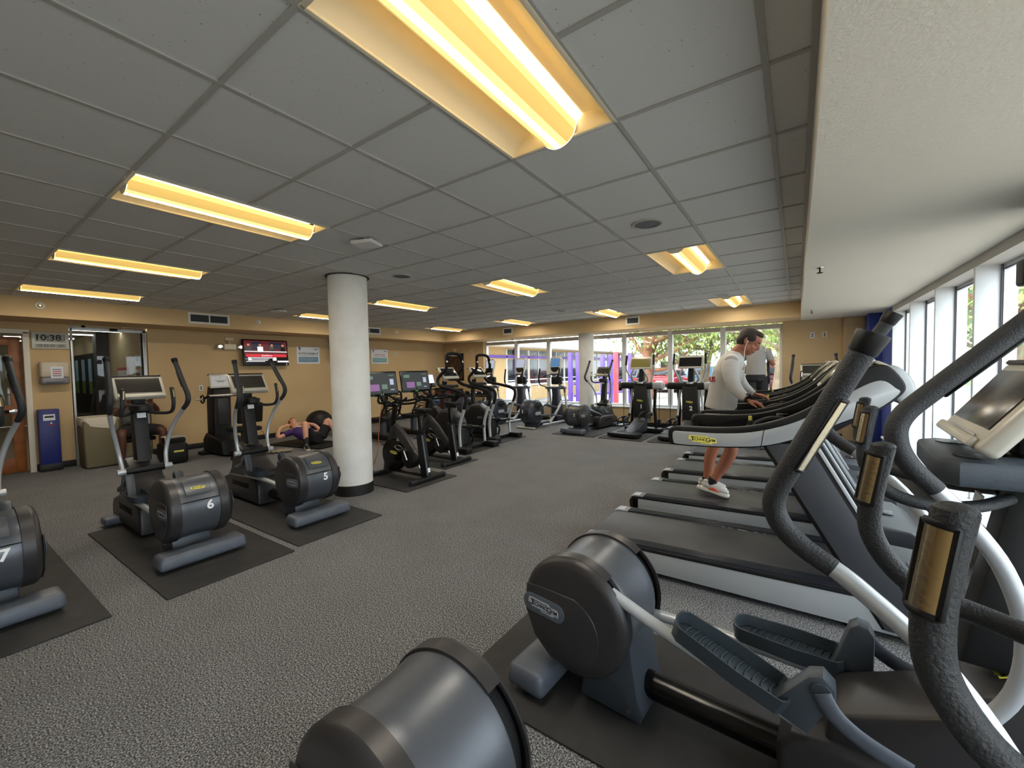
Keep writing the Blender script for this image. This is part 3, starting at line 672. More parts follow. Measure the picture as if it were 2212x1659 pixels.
# ---------------------------------------------------------------- spin bikes with big screens (local: x = rider's forward)
def spin_bike(label, loc, rz):
    t = thing('exercise_bike', label, 'exercise bike', loc, rz, 'black bikes with large screens')
    m = MB(); m.box((.10,0,.035),(.07,.62,.055),'black_plastic',bev=.012); 
    for sg in (-1,1): m.box((.10,sg*.30,.035),(.075,.03,.06),'tread_rail',bev=.006)
    m.obj('rear_foot', t)
    m = MB(); m.box((.98,0,.035),(.07,.54,.055),'black_plastic',bev=.012)
    for sg in (-1,1): m.cyl((1.02,sg*.2,.035),(1.02,sg*.24,.035),.035,'black_matte',n=16)
    m.obj('front_foot', t)
    m = MB(); m.prism([(.07,.05),(.19,.05),(.27,.62),(.21,.66),(.165,.64)],-.045,.045,'black_plastic',bev=.012)
    m.prism([(.24,.30),(.30,.24),(.62,.50),(.80,.70),(.74,.76),(.52,.60)],-.04,.04,'anthracite',bev=.014)
    m.prism([(.90,.05),(1.0,.05),(.93,.42),(.80,.72),(.72,.72),(.84,.36)],-.05,.05,'anthracite',bev=.014)
    m.prism([(.1,.05),(.98,.05),(.98,.08),(.1,.08)],-.03,.03,'black_plastic',bev=.008)
    o = m.obj('frame', t)
    m = MB(); m.box((.07,0,.36),(.006,.022,.54),'foot_grey',rot=(0,R(10),0)); m.xf(T(.045,.03,0)); m.obj('edge_strip', o)
    m = MB(); m.box((.085,-.005,.15),(.006,.05,.06),'white_sticker',rot=(0,R(8),0)); m.obj('sticker', o)
    m = MB(); m.cyl((.78,-.055,.30),(.78,.055,.30),.23,'black_gloss',n=44,bev=.02); o = m.obj('flywheel', t)
    for sg in (-1,1):
        m = MB(); logo(m, frame((.74,sg*.0565,.34),(-sg*1.,0,0) if sg>0 else (1,0,0),(0,0,1)), .15); m.obj('badge', o)
    m = MB(); m.prism(arc((.42,.27),.125,0,2*pi*23/24,23),-.07,.07,'black_plastic',bev=.015); m.box((.60,0,.28),(.3,.11,.16),'black_plastic',bev=.03); o = m.obj('crank_case', t)
    for sg,a in ((-1,R(250)),(1,R(70))):
        e = (.42+.16*cos(a),sg*.10,.27+.16*sin(a)); m = MB(); m.tube([(.42,sg*.085,.27),e],.014,'chrome',n=10,smooth=False); m.obj('crank', t)
        m = MB(); m.box((e[0],e[1]+sg*.06,e[2]),(.1,.09,.024),'black_plastic',bev=.006); m.tube([(e[0]-.04,e[1]+sg*.02,e[2]),(e[0]+.06,e[1]+sg*.02,e[2]+.05),(e[0]+.06,e[1]+sg*.1,e[2]+.05),(e[0]-.04,e[1]+sg*.1,e[2])],.006,'chrome',n=6); m.obj('pedal', t)
    m = MB(); m.box((.215,0,.77),(.07,.05,.3),'black_gloss',bev=.01,rot=(0,R(5),0)); m.box((.2,0,.93),(.26,.045,.035),'black_plastic',bev=.01); m.cyl((.25,-.03,.66),(.25,-.08,.66),.022,'chrome',n=12); m.obj('seat_post', t)
    m = MB(); sd = [(-.13,-.085),(-.08,-.10),(.0,-.075),(.07,-.035),(.16,-.02),(.17,0),(.16,.02),(.07,.035),(.0,.075),(-.08,.10),(-.13,.085)]
    m.prism(sd,.955,1.0,'black_matte',axis='z',bev=.018,seg=3,M=T(.19,0,0)); m.obj('saddle', t)
    m = MB(); m.box((.78,0,.86),(.07,.055,.34),'black_gloss',bev=.012,rot=(0,R(-14),0)); m.box((.80,0,1.02),(.24,.06,.05),'black_plastic',bev=.012); m.obj('handlebar_post', t)
    m = MB()
    for sg in (-1,1):
        m.tube([(.84,0,1.03),(.80,sg*.10,1.03),(.66,sg*.19,1.035),(.54,sg*.235,1.06),(.58,sg*.26,1.10),(.78,sg*.235,1.07),(.93,sg*.15,1.10),(1.0,sg*.07,1.17)],.017,'black_matte',n=10)
        m.tube([(.80,sg*.06,1.045),(.66,sg*.07,1.08),(.58,sg*.075,1.13)],.018,'black_matte',n=10)
    m.obj('handlebar', t)
    m = MB(); m.tube([(.95,0,1.0),(1.03,0,1.1),(1.06,0,1.22)],.03,'black_plastic',n=12); m.box((1.07,0,1.2),(.05,.2,.12),'black_plastic',bev=.015); m.obj('screen_mount', t)
    M = frame((1.06,0,1.335),(0,-1,0),(.16,0,.98)); m = MB(); m.box((0,0,-.012),(.62,.37,.035),'black_gloss',bev=.01); m.xf(M); o = m.obj('screen', t)
    m = MB(); m.box((0,.005,.0065),(.575,.31,.002),'scr_teal'); m.box((.2,.02,.008),(.07,.09,.001),'scr_pale'); m.box((-.19,.09,.008),(.12,.05,.001),'scr_mid')
    m.box((-.12,-.06,.008),(.17,.1,.001),'scr_purple'); m.box((.06,-.05,.008),(.1,.07,.001),'scr_mid'); m.box((.0,-.165,.008),(.05,.022,.001),'scr_green'); m.box((.2,.12,.008),(.1,.01,.001),'scr_mid'); m.box((.2,-.1,.008),(.07,.012,.001),'scr_pale'); m.xf(M); m.obj('display', o)
    return t
emission('scr_teal',(42,47,48),.7); emission('scr_pale',(150,160,185),.8); emission('scr_mid',(92,112,104),.7); emission('scr_purple',(120,84,130),.8); emission('scr_green',(90,170,90),.8); emission('scr_blue',(62,100,142),.9); emission('scr_white',(205,214,224),.9)
SB = spin_bike('black bike with a large screen, nearest to the thick white column', (-4.06,3.90,.012), pi)
dup(SB, (-4.42,4.87,.012), R(178), 'second black bike with a large screen, next to the first stair climber')
mat_slab('black rubber mat under the bike nearest the thick column', -5.2, -4.02, 3.40, 4.33); mat_slab('black rubber mat under the second large-screen bike', -5.5, -4.42, 4.52, 5.30)
# upright bike with a small lit screen
def upright_bike(label, loc, rz):
    t = thing('exercise_bike', label, 'exercise bike', loc, rz)
    m = MB(); m.prism([(.1,.02),(.1,.2),(.4,.34),(.62,.6),(.8,.66),(1.0,.5),(1.12,.2),(1.1,.02)],-.1,.1,'black_plastic',bev=.03); m.obj('body', t)
    m = MB(); m.box((.12,0,.03),(.08,.5,.05),'black_plastic',bev=.012); m.box((1.05,0,.03),(.08,.5,.05),'black_plastic',bev=.012); m.obj('foot', t)
    m = MB(); m.cyl((.3,0,.3),(.2,0,.86),.03,'foot_grey',n=14); m.obj('seat_post', t)
    m = MB(); m.ell((.2,0,.9),(.14,.12,.05),'black_matte'); m.obj('saddle', t)
    m = MB(); m.tube([(.75,0,.62),(.86,0,.9),(.88,0,1.16)],.045,'black_plastic',n=14)
    for sg in (-1,1): m.tube([(.86,0,1.04),(.8,sg*.16,1.06),(.62,sg*.22,1.08),(.6,sg*.2,1.2)],.018,'black_matte',n=10)
    m.obj('handlebar', t)
    M = frame((.86,0,1.27),(0,-1,0),(.3,0,.95)); m = MB(); m.box((0,0,-.01),(.3,.34,.05),'black_gloss',bev=.03,seg=3); m.xf(M); o = m.obj('screen', t)
    m = MB(); m.box((0,.04,.016),(.23,.22,.002),'scr_white'); m.box((0,-.12,.016),(.1,.03,.002),'foot_grey'); m.xf(M); m.obj('display', o)
    return t
upright_bike('upright black bike with a small lit screen, behind the large-screen bikes', (-6.75,7.3,0), pi)
# recumbent bikes with lattice backrests by the left wall
def recumbent(label, loc, rz):
    t = thing('recumbent_bike', label, 'exercise bike', loc, rz)
    m = MB(); m.prism([(.0,.05),(.0,.14),(1.1,.2),(1.25,.5),(1.45,.5),(1.5,.1),(1.45,.05)],-.09,.09,'black_plastic',bev=.03); m.box((.05,0,.03),(.08,.52,.05),'foot_grey',bev=.012); m.box((1.4,0,.03),(.08,.52,.05),'foot_grey',bev=.012); m.obj('frame', t)
    m = MB(); m.box((.35,0,.5),(.42,.42,.08),'black_matte',bev=.03); m.box((.36,0,.32),(.12,.1,.34),'foot_grey',bev=.015); m.obj('seat', t)
    m = MB(); 
    m.tube([(.15,-.2,.55),(.03,-.21,.8),(-.02,-.17,1.08),(-.02,.17,1.08),(.03,.21,.8),(.15,.2,.55)],.022,'black_plastic',n=10,closed=True)
    for k in range(7):
        z = .62+k*.065; x = .12-.15*(z-.55)/.55
        m.tube([(x,-.2,z),(x-.02,.2,z+.09)],.007,'black_matte',n=5,smooth=False); m.tube([(x,.2,z),(x-.02,-.2,z+.09)],.007,'black_matte',n=5,smooth=False)
    m.obj('backrest', t)
    m = MB(); m.tube([(1.35,0,.45),(1.3,0,.9),(1.2,0,1.08)],.035,'black_plastic',n=12); m.box((1.17,0,1.15),(.06,.36,.26),'black_gloss',bev=.02,rot=(0,R(-20),0)); m.obj('console', t)
    for sg in (-1,1):
        m = MB(); m.tube([(.5,sg*.2,.5),(.55,sg*.28,.62),(.42,sg*.3,.7)],.018,'black_matte',n=8); m.obj('side_grip', t)
    return t
RB = recumbent('recumbent bike with a black lattice backrest, behind the first large-screen bike', (-6.95,5.6,0), pi)
dup(RB, (-6.95,6.45,0), pi, 'recumbent bike with a black lattice backrest, behind the second large-screen bike')

# ---------------------------------------------------------------- stair climbers with looped rails (local: x forward)
def climber(label, loc, rz):
    t = thing('stair_climber', label, 'stair climber', loc, rz, 'stair climbers with looped rails')
    m = MB()
    for sg in (-1,1): m.box((.13,sg*.40,.055),(.26,.16,.10),'black_plastic',bev=.02,seg=3)
    m.box((.33,0,.04),(.14,.90,.07),'black_plastic',bev=.015); m.box((.8,0,.04),(.9,.24,.07),'black_plastic',bev=.015); m.box((1.25,0,.04),(.1,.6,.07),'black_plastic',bev=.015); m.obj('base', t)
    m = MB(); m.prism([(.42,.06),(.44,.34),(.55,.58),(.75,.72),(.98,.72),(1.18,.55),(1.26,.28),(1.22,.06)],-.13,.13,'black_plastic',bev=.05,seg=3)
    m.prism([(.50,.5),(.62,.66),(.8,.76),(1.0,.74),(1.1,.66),(.8,.56)],-.10,.10,'drum_grey',bev=.03)
    o = m.obj('housing', t)
    m = MB()
    for sg in (-1,1):
        m.prism([(x,z) for x,z in capsule(.16,.05,8)],0,.004,'foot_grey',axis='z',M=frame((.72,sg*.131,.46),(-sg,0,0),(0,0,1)))
    m.obj('badge', o)
    for sg,z in ((-1,.40),(1,.46)):
        m = MB(); m.box((.36,sg*.185,z),(.36,.15,.035),'black_plastic',bev=.01); m.box((.19,sg*.185,z+.012),(.02,.15,.05),'black_plastic',bev=.006)
        m.prism([(.38,z-.02),(.5,z-.02),(.62,z-.2),(.55,z-.26)],sg*.16,sg*.21,'grey_plastic',bev=.008)
        m.tube([(.5,sg*.185,z-.14),(.42,sg*.185,.2),(.46,sg*.185,.06)],.035,'black_plastic',n=10,flat=(1,.5)); m.obj('step_pedal', t)
    up = lambda sg: [(.26,sg*.36,.08),(.27,sg*.36,.45),(.17,sg*.36,.75),(.155,sg*.36,.80)]
    for sg in (-1,1):
        m = MB(); m.tube(up(sg),.029,'silver_paint',n=14); m.obj('rail_post', t)
    half = lambda sg: [(.155,sg*.36,.80),(.105,sg*.36,.95),(.12,sg*.36,1.05),(.23,sg*.355,1.11),(.5,sg*.345,1.17),(.74,sg*.33,1.21),(.86,sg*.30,1.27),(.88,sg*.27,1.36),(.80,sg*.24,1.46),(.70,sg*.23,1.55),(.70,sg*.22,1.68),(.72,sg*.19,1.80)]
    m = MB(); m.tube(half(-1)+[(.73,-.08,1.835),(.73,.08,1.835)]+half(1)[::-1],.031,'black_matte',n=12); o = m.obj('handrail', t)
    for sg in (-1,1):
        m = MB(); m.tube([(.705,sg*.2,1.60),(.70,sg*.2,1.70)],.027,'brushed',n=10,smooth=False); m.xf(T(-.008,sg*.022,0)); m.obj('pulse_sensor', o)
    m = MB(); m.tube([(1.0,0,.7),(1.02,0,1.0),(.97,0,1.3)],.05,'black_plastic',n=14); m.box((.86,0,1.2),(.26,.30,.06),'black_plastic',bev=.02)
    m.box((.9,0,1.12),(.12,.5,.03),'black_plastic',bev=.01); m.obj('column', t)
    M = frame((.86,0,1.46),(0,-1,0),(.62,0,.78)); m = MB(); m.box((0,0,-.012),(.44,.28,.05),'bezel',bev=.016,seg=3); m.box((0,.13,-.03),(.44,.02,.05),'black_plastic',bev=.006); m.xf(M); o = m.obj('console', t)
    m = MB(); m.box((0,.01,.0145),(.37,.19,.003),'screen_dark',bev=.001); m.xf(M); m.obj('screen', o)
    return t
SC = climber('stair climber with looped rails, next to the second large-screen bike', (-4.82,5.95,.012), pi)
dup(SC, (-5.02,7.10,.012), pi, 'stair climber with looped rails, nearer the far windows')
mat_slab('black rubber mat under the first stair climber', -6.1, -4.85, 5.45, 6.5); mat_slab('black rubber mat under the stair climber nearer the far windows', -6.3, -4.98, 6.6, 7.66)

# ---------------------------------------------------------------- arm ergometer by the left wall (x = toward the machine from the seat)
def arm_ergometer(label, loc, rz):
    t = thing('arm_ergometer', label, 'exercise machine', loc, rz)
    m = MB(); m.box((.62,0,.06),(1.3,.2,.09),'black_plastic',bev=.03); m.box((1.25,0,.04),(.14,.62,.07),'black_plastic',bev=.02); m.box((.1,0,.04),(.12,.55,.07),'black_plastic',bev=.02); m.prism([(.55,.05),(.6,.3),(1.2,.42),(1.32,.3),(1.32,.05)],-.22,.22,'black_plastic',bev=.05,seg=3); m.obj('base', t)
    m = MB(); m.prism([(.98,.3),(.95,1.22),(1.0,1.30),(1.2,1.30),(1.26,1.1),(1.28,.3)],-.15,.15,'black_plastic',bev=.03,seg=3); o = m.obj('body', t)
    m = MB(); m.box((.955,.0,.82),(.012,.18,.5),'anthracite',bev=.004); m.obj('panel', o)
    M = frame((.98,.02,1.40),(0,-1,0),(.2,0,.98)); m = MB(); m.box((0,0,-.01),(.36,.27,.05),'bezel',bev=.014); m.box((0,.125,-.02),(.36,.03,.06),'black_plastic',bev=.006); m.xf(M); o = m.obj('console', t)
    m = MB(); m.box((0,-.005,.0155),(.31,.2,.002),'paper_white'); m.text('Y',.04,'label_black',T(0,.06,.017),.0005); m.box((0,.01,.017),(.2,.008,.001),'foot_grey'); m.box((0,-.015,.017),(.12,.012,.001),'foot_grey'); m.xf(M); m.obj('notice', o)
    m = MB(); m.cyl((.93,-.24,1.13),(.93,.24,1.13),.035,'chrome',n=16); m.obj('crank_axle', t)
    for sg,a in ((-1,.4),(1,pi+.4)):
        e = (.93-.16*cos(a),sg*.26,1.13+.16*sin(a)); m = MB(); m.tube([(.93,sg*.25,1.13),e],.02,'black_plastic',n=10,smooth=False); o = m.obj('crank', t)
        m = MB(); m.cyl(e,(e[0],e[1]+sg*.13,e[2]),.021,'bezel',n=14,bev=.006); m.lathe([(.07,0),(.083,.008),(.083,.02),(.07,.028)],'black_gloss',o=(e[0],e[1]+sg*.01,e[2]),axis='y',n=24); m.obj('grip', o)
    m = MB(); m.box((.2,0,.28),(.1,.1,.46),'foot_grey',bev=.015); m.box((.22,0,.53),(.42,.44,.08),'black_matte',bev=.03,seg=3); m.obj('seat', t)
    m = MB(); m.box((-.02,0,.83),(.07,.42,.36),'black_matte',bev=.03,seg=3,rot=(0,R(-8),0)); m.box((.0,0,.62),(.05,.08,.2),'foot_grey',bev=.01); m.obj('backrest', t)
    m = MB(); m.tube([(.05,-.05,.6),(.0,-.22,.45),(-.05,-.3,.1),(.1,-.5,.015),(.4,-.8,.01)],.006,'cord_grey',n=6); m.obj('cord', t)
    return t
mat('paper_white', (222,226,232), .7); mat('cord_grey', (120,108,90), .6)
arm_ergometer('black arm crank machine with a white notice on its screen, by the left wall', (-8.05,3.30,0), R(184))
# ---------------------------------------------------------------- machines along the far windows
E2 = elliptical('elliptical trainer with a white number 2, in front of the white far column', (-4.20,8.36,.012), R(84), phase=(.2,.0), number='2')
E9 = elliptical('elliptical trainer facing the bare wall right of the far windows', (.26,7.86,0), R(90), phase=(.1,.05))
E10 = elliptical('elliptical trainer the person in the grey shirt stands on', (-.82,8.0,0), R(88), phase=(.0,.15))
mat_slab('pale edged rubber mat under the far elliptical numbered 2', -4.66, -3.62, 8.26, 10.2)
# cross trainer with a wide crossbar and hung pedals (local x forward)
def cross_trainer(label, loc, rz, num):
    t = thing('cross_trainer', label, 'cross trainer', loc, rz, 'cross trainers with hung pedals')
    m = MB(); m.prism([(.0,-.33),(.30,-.33),(.34,-.2),(.34,.2),(.30,.33),(.0,.33)],.02,.10,'black_plastic',axis='z',bev=.02,seg=3); m.prism([(.2,.08),(.55,.16),(.9,.30),(1.0,.42),(1.05,.02),(.2,.02)],-.14,.14,'tread_hood',bev=.03,seg=3); m.box((1.12,0,.06),(.22,.86,.10),'black_plastic',bev=.02); m.obj('base', t)
    m = MB(); m.prism([(.94,.3),(.92,1.05),(.96,1.12),(1.14,1.12),(1.18,.3)],-.16,.16,'black_plastic',bev=.02,seg=3); o = m.obj('tower', t)
    m = MB(); m.text(num,.13,'white_sticker',frame((.925,-.03,.60),(0,-1,0),(0,0,1)),.001,.004); m.obj('number_sticker', o)
    m = MB(); logo(m, frame((.921,0,.74),(0,-1,0),(0,0,1)), .14); m.obj('badge', o)
    m = MB(); m.box((1.02,0,1.08),(.17,.98,.15),'black_plastic',bev=.04,seg=3); m.box((1.02,-.40,1.085),(.19,.24,.16),'tread_side',bev=.035,seg=3); m.obj('crossbar', t)
    for sg in (-1,1):
        m = MB(); m.tube([(1.0,sg*.43,1.02),(.98,sg*.43,.34)],.006,'black_gloss',n=6,smooth=False); m.box((.98,sg*.43,.27),(.09,.05,.14),'black_plastic',bev=.01); m.obj('hanger_rod', t)
        m = MB(); m.tube([(1.1,sg*.30,1.04),(1.12,sg*.27,.6),(1.13,sg*.30,.1)],.035,'black_plastic',n=10); m.obj('rear_strut', t)
        m = MB(); m.tube([(1.0,sg*.2,1.15),(1.0,sg*.24,.75),(.95,sg*.26,.4)],.024,'silver_paint',n=10); m.obj('swing_arm', t)
        z = .2 if sg > 0 else .34
        m = MB(); m.prism([(.42,-.075),(.75,-.08),(.8,-.04),(.8,.04),(.75,.08),(.42,.075)],z-.02,z+.02,'grey_plastic',axis='z',bev=.008,M=T(0,sg*.26,0)); m.tube([(.5,sg*.26-.075,z),(.52,sg*.26-.075,z+.13),(.72,sg*.26-.07,z+.17),(.72,sg*.26+.07,z+.17),(.52,sg*.26+.075,z+.13),(.5,sg*.26+.075,z)],.016,'black_plastic',n=8); m.tube([(.75,sg*.26,z+.02),(.88,sg*.27,z+.14),(.95,sg*.26,.42)],.03,'black_plastic',n=10); m.obj('pedal', t)
        m = MB(); m.tube([(1.02,sg*.22,1.14),(1.0,sg*.27,1.3),(.94,sg*.33,1.44),(.92,sg*.33,1.55)],.02,'silver_paint',n=12); o = m.obj('moving_arm', t)
        m = MB(); m.tube([(.92,sg*.33,1.55),(.95,sg*.32,1.78)],.024,'black_plastic',n=12,smooth=False); m.obj('grip', o)
        m = MB(); m.tube([(1.0,sg*.05,1.16),(.96,sg*.17,1.2),(.88,sg*.18,1.32),(.86,sg*.12,1.46)],.02,'silver_paint',n=12); m.obj('fixed_grip', t)
    m = MB(); m.lathe([(.05,1.13),(.05,1.165),(.08,1.17),(.08,1.13)],'silver_paint',o=(.97,0,0),n=24); m.prism([(1.0,1.12),(1.0,1.3),(1.05,1.5),(1.12,1.5),(1.12,1.12)],-.06,.06,'black_plastic',bev=.015); m.obj('neck', t)
    M = frame((1.0,0,1.60),(0,-1,0),(.28,0,.95)); m = MB(); m.box((0,0,-.01),(.52,.29,.05),'bezel',bev=.012); m.xf(M); o = m.obj('console', t)
    m = MB(); m.box((0,-.005,.0155),(.46,.2,.002),'screen_gold' if num=='1' else 'screen_dark'); m.xf(M); m.obj('screen', o)
    return t
mat('screen_gold', (120,112,58), .2)
cross_trainer('cross trainer with a white number 1 and a gold tinted screen', (-3.06,8.42,.012), R(83), '1')
cross_trainer('cross trainer with a partly hidden white number 2, behind the treadmill arm', (-1.98,8.42,.012), R(84), '2')
mat_slab('rubber mat under the cross trainer numbered 1', -3.52, -2.58, 8.25, 10.2); mat_slab('rubber mat under the cross trainer behind the treadmill arm', -2.48, -1.55, 8.28, 10.2)
# dark round-drum ellipticals with tall displays
def drum_elliptical(label, loc, rz, num):
    t = thing('drum_elliptical', label, 'elliptical trainer', loc, rz, 'dark drum ellipticals with tall displays')
    m = MB(); m.lathe([(.0,-.2),(.26,-.2),(.325,-.14),(.34,0),(.325,.14),(.26,.2),(0,.2)],'navy_drum',o=(.36,0,.40),axis='y',n=44); m.prism([(.2,.02),(.22,.2),(.5,.2),(.56,.02)],-.13,.13,'navy_drum',bev=.02); o = m.obj('drum', t)
    m = MB(); m.text(num,.11,'white_sticker',frame((.016,.03,.44),(0,-1,0),(0,0,1)),.001,.004); m.obj('number_sticker', o)
    for sg in (-1,1):
        m = MB(); m.lathe([(.215,.2),(.22,.206),(.225,.2)],'foot_grey',o=(.36,0,.40),axis='y',n=36,M=MX.Diagonal((1,sg,1,1))); m.lathe([(0,.202),(.2,.203)],'black_gloss',o=(.36,0,.47),axis='y',n=18,a0=.5,a1=2.6,M=MX.Diagonal((1,sg,1,1))); m.prism(capsule(.24,.085,8),0,.006,'silver_paint',axis='z',M=frame((.36,sg*.205,.38),(-sg,0,0),(0,0,1))); m.obj('side_badge', o)
    m = MB(); m.box((.1,0,.03),(.09,.58,.035),'bezel',bev=.012); m.box((1.62,0,.04),(.12,.62,.06),'bezel',bev=.012); m.box((1.0,0,.06),(1.2,.09,.06),'black_plastic',bev=.012)
    for sg in (-1,1): m.tube([(.55,sg*.2,.06),(1.6,sg*.2,.06)],.028,'silver_paint',n=10,smooth=False)
    m.obj('base', t)
    for sg in (-1,1):
        z0, z1 = (.34,.46) if sg > 0 else (.46,.36)
        m = MB(); m.tube([(.42,sg*.23,.32),(.9,sg*.23,.3),(1.38,sg*.23,.2)],.022,'foot_grey',n=10); m.obj('link_bar', t)
        m = MB(); m.tube([(.85,sg*.22,.1),(1.15,sg*.22,.35),(1.42,sg*.22,.62)],.035,'silver_paint',n=10,flat=(1,.5)); m.obj('ramp_rail', t)
        m = MB(); m.box((1.0,sg*.16,(z0+z1)/2+.1),(.42,.17,.05),'grey_plastic',bev=.02,rot=(0,atan2(z0-z1,.4),0)); m.obj('pedal', t)
        m = MB(); m.tube([(1.56,sg*.26,.06),(1.58,sg*.26,.5),(1.50,sg*.25,.95)],.028,'bezel',n=10); m.tube([(1.52,sg*.27,.85),(1.42,sg*.31,1.0),(1.2,sg*.33,1.06),(1.13,sg*.33,1.12)],.018,'foot_grey',n=10); o = m.obj('moving_arm', t)
        m = MB(); m.tube([(1.13,sg*.33,1.12),(1.12,sg*.33,1.26),(1.17,sg*.33,1.52)],.022,'black_matte',n=10); m.obj('grip', o)
    m = MB(); m.prism([(1.34,.2),(1.4,.8),(1.38,.98),(1.52,1.0),(1.66,.5),(1.7,.06),(1.4,.06)],-.10,.10,'navy_drum',bev=.03,seg=3); m.box((1.46,0,.98),(.12,.66,.07),'foot_grey',bev=.02); m.tube([(1.62,0,.8),(1.68,.0,1.1),(1.56,0,1.34),(1.46,0,1.42)],.045,'bezel',n=12); m.box((1.52,0,1.18),(.1,.34,.22),'black_plastic',bev=.03); m.obj('tower', t)
    m = MB()
    for sg in (-1,1): m.tube([(1.46,0,1.36),(1.4,sg*.16,1.34),(1.24,sg*.24,1.32),(1.2,sg*.2,1.29),(1.36,sg*.1,1.29)],.016,'black_plastic',n=8)
    m.obj('fixed_grip', t)
    M = frame((1.46,0,1.60),(0,-1,0),(.2,0,.98)); m = MB(); m.prism([(-.15,-.24),(.15,-.24),(.19,-.05),(.19,.2),(.14,.25),(-.14,.25),(-.19,.2),(-.19,-.05)],-.045,.02,'bezel',axis='z',bev=.02,seg=3); m.xf(M); o = m.obj('console', t)
    m = MB(); m.box((0,.08,.021),(.31,.24,.003),'scr_blue' if num=='2' else 'scr_pale'); m.prism(arc((0,-.05),.14,pi,2*pi,12),.018,.022,'black_gloss',axis='z'); m.xf(M); m.obj('screen', o)
    return t
mat('navy_drum', (46,50,62), .35, .1)
drum_elliptical('dark drum elliptical with a white number 2 and a blue lit display', (-5.66,8.58,0), R(84), '2')
drum_elliptical('dark drum elliptical with a pale display, left of the one with the blue display', (-6.86,8.62,0), R(84), '1')
drum_elliptical('dark drum elliptical half hidden behind the stair climber rails', (-7.95,8.62,0), R(86), '3')
# ---------------------------------------------------------------- people
def fuse(mb, name, m, parent, voxel=.007, smooth=4):
    """merge overlapping volumes into one continuous surface"""
    o = mb.obj(name, None, ang=0)
    r = o.modifiers.new('r','REMESH'); r.mode = 'VOXEL'; r.voxel_size = voxel; r.use_smooth_shade = True
    s = o.modifiers.new('s','SMOOTH'); s.iterations = smooth; s.factor = .5
    dg = bpy.context.evaluated_depsgraph_get(); me = bpy.data.meshes.new_from_object(o.evaluated_get(dg)); old = o.data
    o.modifiers.clear(); o.data = me; bpy.data.meshes.remove(old); me.name = name
    me.materials.clear(); me.materials.append(MATS[m])
    for p in me.polygons: p.use_smooth = True; p.material_index = 0
    if parent: o.parent = parent
    return o
def hand(mb, w, d, n, sg, m, curl=.35, sc=1.0, spread=.10):
    """w wrist, d pointing direction, n back-of-hand normal, sg=+1 thumb on the d x n side"""
    w, d, n = V(w), V(d).normalized(), V(n); n = (n-d*n.dot(d)).normalized(); s = d.cross(n)*sg
    P = lambda a,b,c: w+d*(a*sc)+s*(b*sc)+n*(c*sc)
    mb.tube([P(-.02,0,0),P(.02,.0,0),P(.055,.0,.002),P(.092,0,.0)],[.026*sc,.031*sc,.039*sc,.036*sc],m,n=12,sub=4,flat=(.42,1),up=n)
    for k,(b,L) in enumerate(((.030,.072),(.010,.080),(-.011,.074),(-.031,.058))):
        a0 = spread*(1.5-k)/1.5; c = curl*(1+.12*k); pts = [P(.082,b,0)]; ang = c*.45; x, z = .082, 0.
        for q,f in ((0,.45),(1,.32),(2,.25)):
            x += cos(ang)*L*f; z -= sin(ang)*L*f; ang += c
            pts.append(P(x,b+a0*(x-.082)*1.2,z))
        mb.tube(pts,[.0098*sc,.0092*sc,.0085*sc,.0068*sc],m,n=8,sub=4); mb.ell(pts[-1],(.0068*sc,)*3,m,n=8)
    th = [P(.012,.026,-.006),P(.042,.052,-.016),P(.066,.064,-.022),P(.09,.066,-.028)]
    mb.tube(th,[.014*sc,.0125*sc,.0105*sc,.008*sc],m,n=8,sub=4); mb.ell(th[-1],(.008*sc,)*3,m,n=8)
def head_mesh(mb, M, m, beard=False):
    """head in its own frame: x = face forward, z = crown, origin mid-skull; about .235 tall"""
    t = MB()
    t.ell((-.012,0,.035),(.098,.076,.086),m,n=24); t.ell((.02,0,-.03),(.068,.062,.085),m,n=20); t.ell((.043,0,-.085),(.036,.038,.03),m,n=16)
    t.ell((.058,0,.022),(.032,.055,.03),m,n=16); t.ell((.05,0,.05),(.04,.055,.045),m,n=16)
    for s in (-1,1):
        t.ell((.045,s*.036,-.028),(.03,.026,.03),m,n=12); t.ell((.005,s*.058,-.055),(.04,.014,.035),m,n=12)
        t.tube([(-.018,s*.073,.025),(-.032,s*.083,.022),(-.03,s*.084,-.012),(-.015,s*.078,-.032)],[.007,.008,.007,.007],m,n=8)
        t.ell((-.016,s*.077,0),(.013,.006,.026),m,n=10)
    t.tube([(.083,0,.022),(.098,0,-.008),(.104,0,-.026)],[.009,.012,.015],m,n=10); t.ell((.088,0,-.032),(.016,.019,.011),m,n=10)
    t.ell((.078,0,-.058),(.014,.024,.008),m,n=10); t.ell((.074,0,-.071),(.014,.022,.008),m,n=10)
    t.tube([(-.02,0,-.05),(-.035,0,-.12),(-.05,0,-.19)],[.055,.056,.062],m,n=16)
    t.bm.transform(M); me = bpy.data.meshes.new('tmp'); i = mb._m(m)
    for f in t.bm.faces: f.material_index = i
    t.bm.to_mesh(me); t.bm.free(); mb.bm.from_mesh(me); bpy.data.meshes.remove(me)
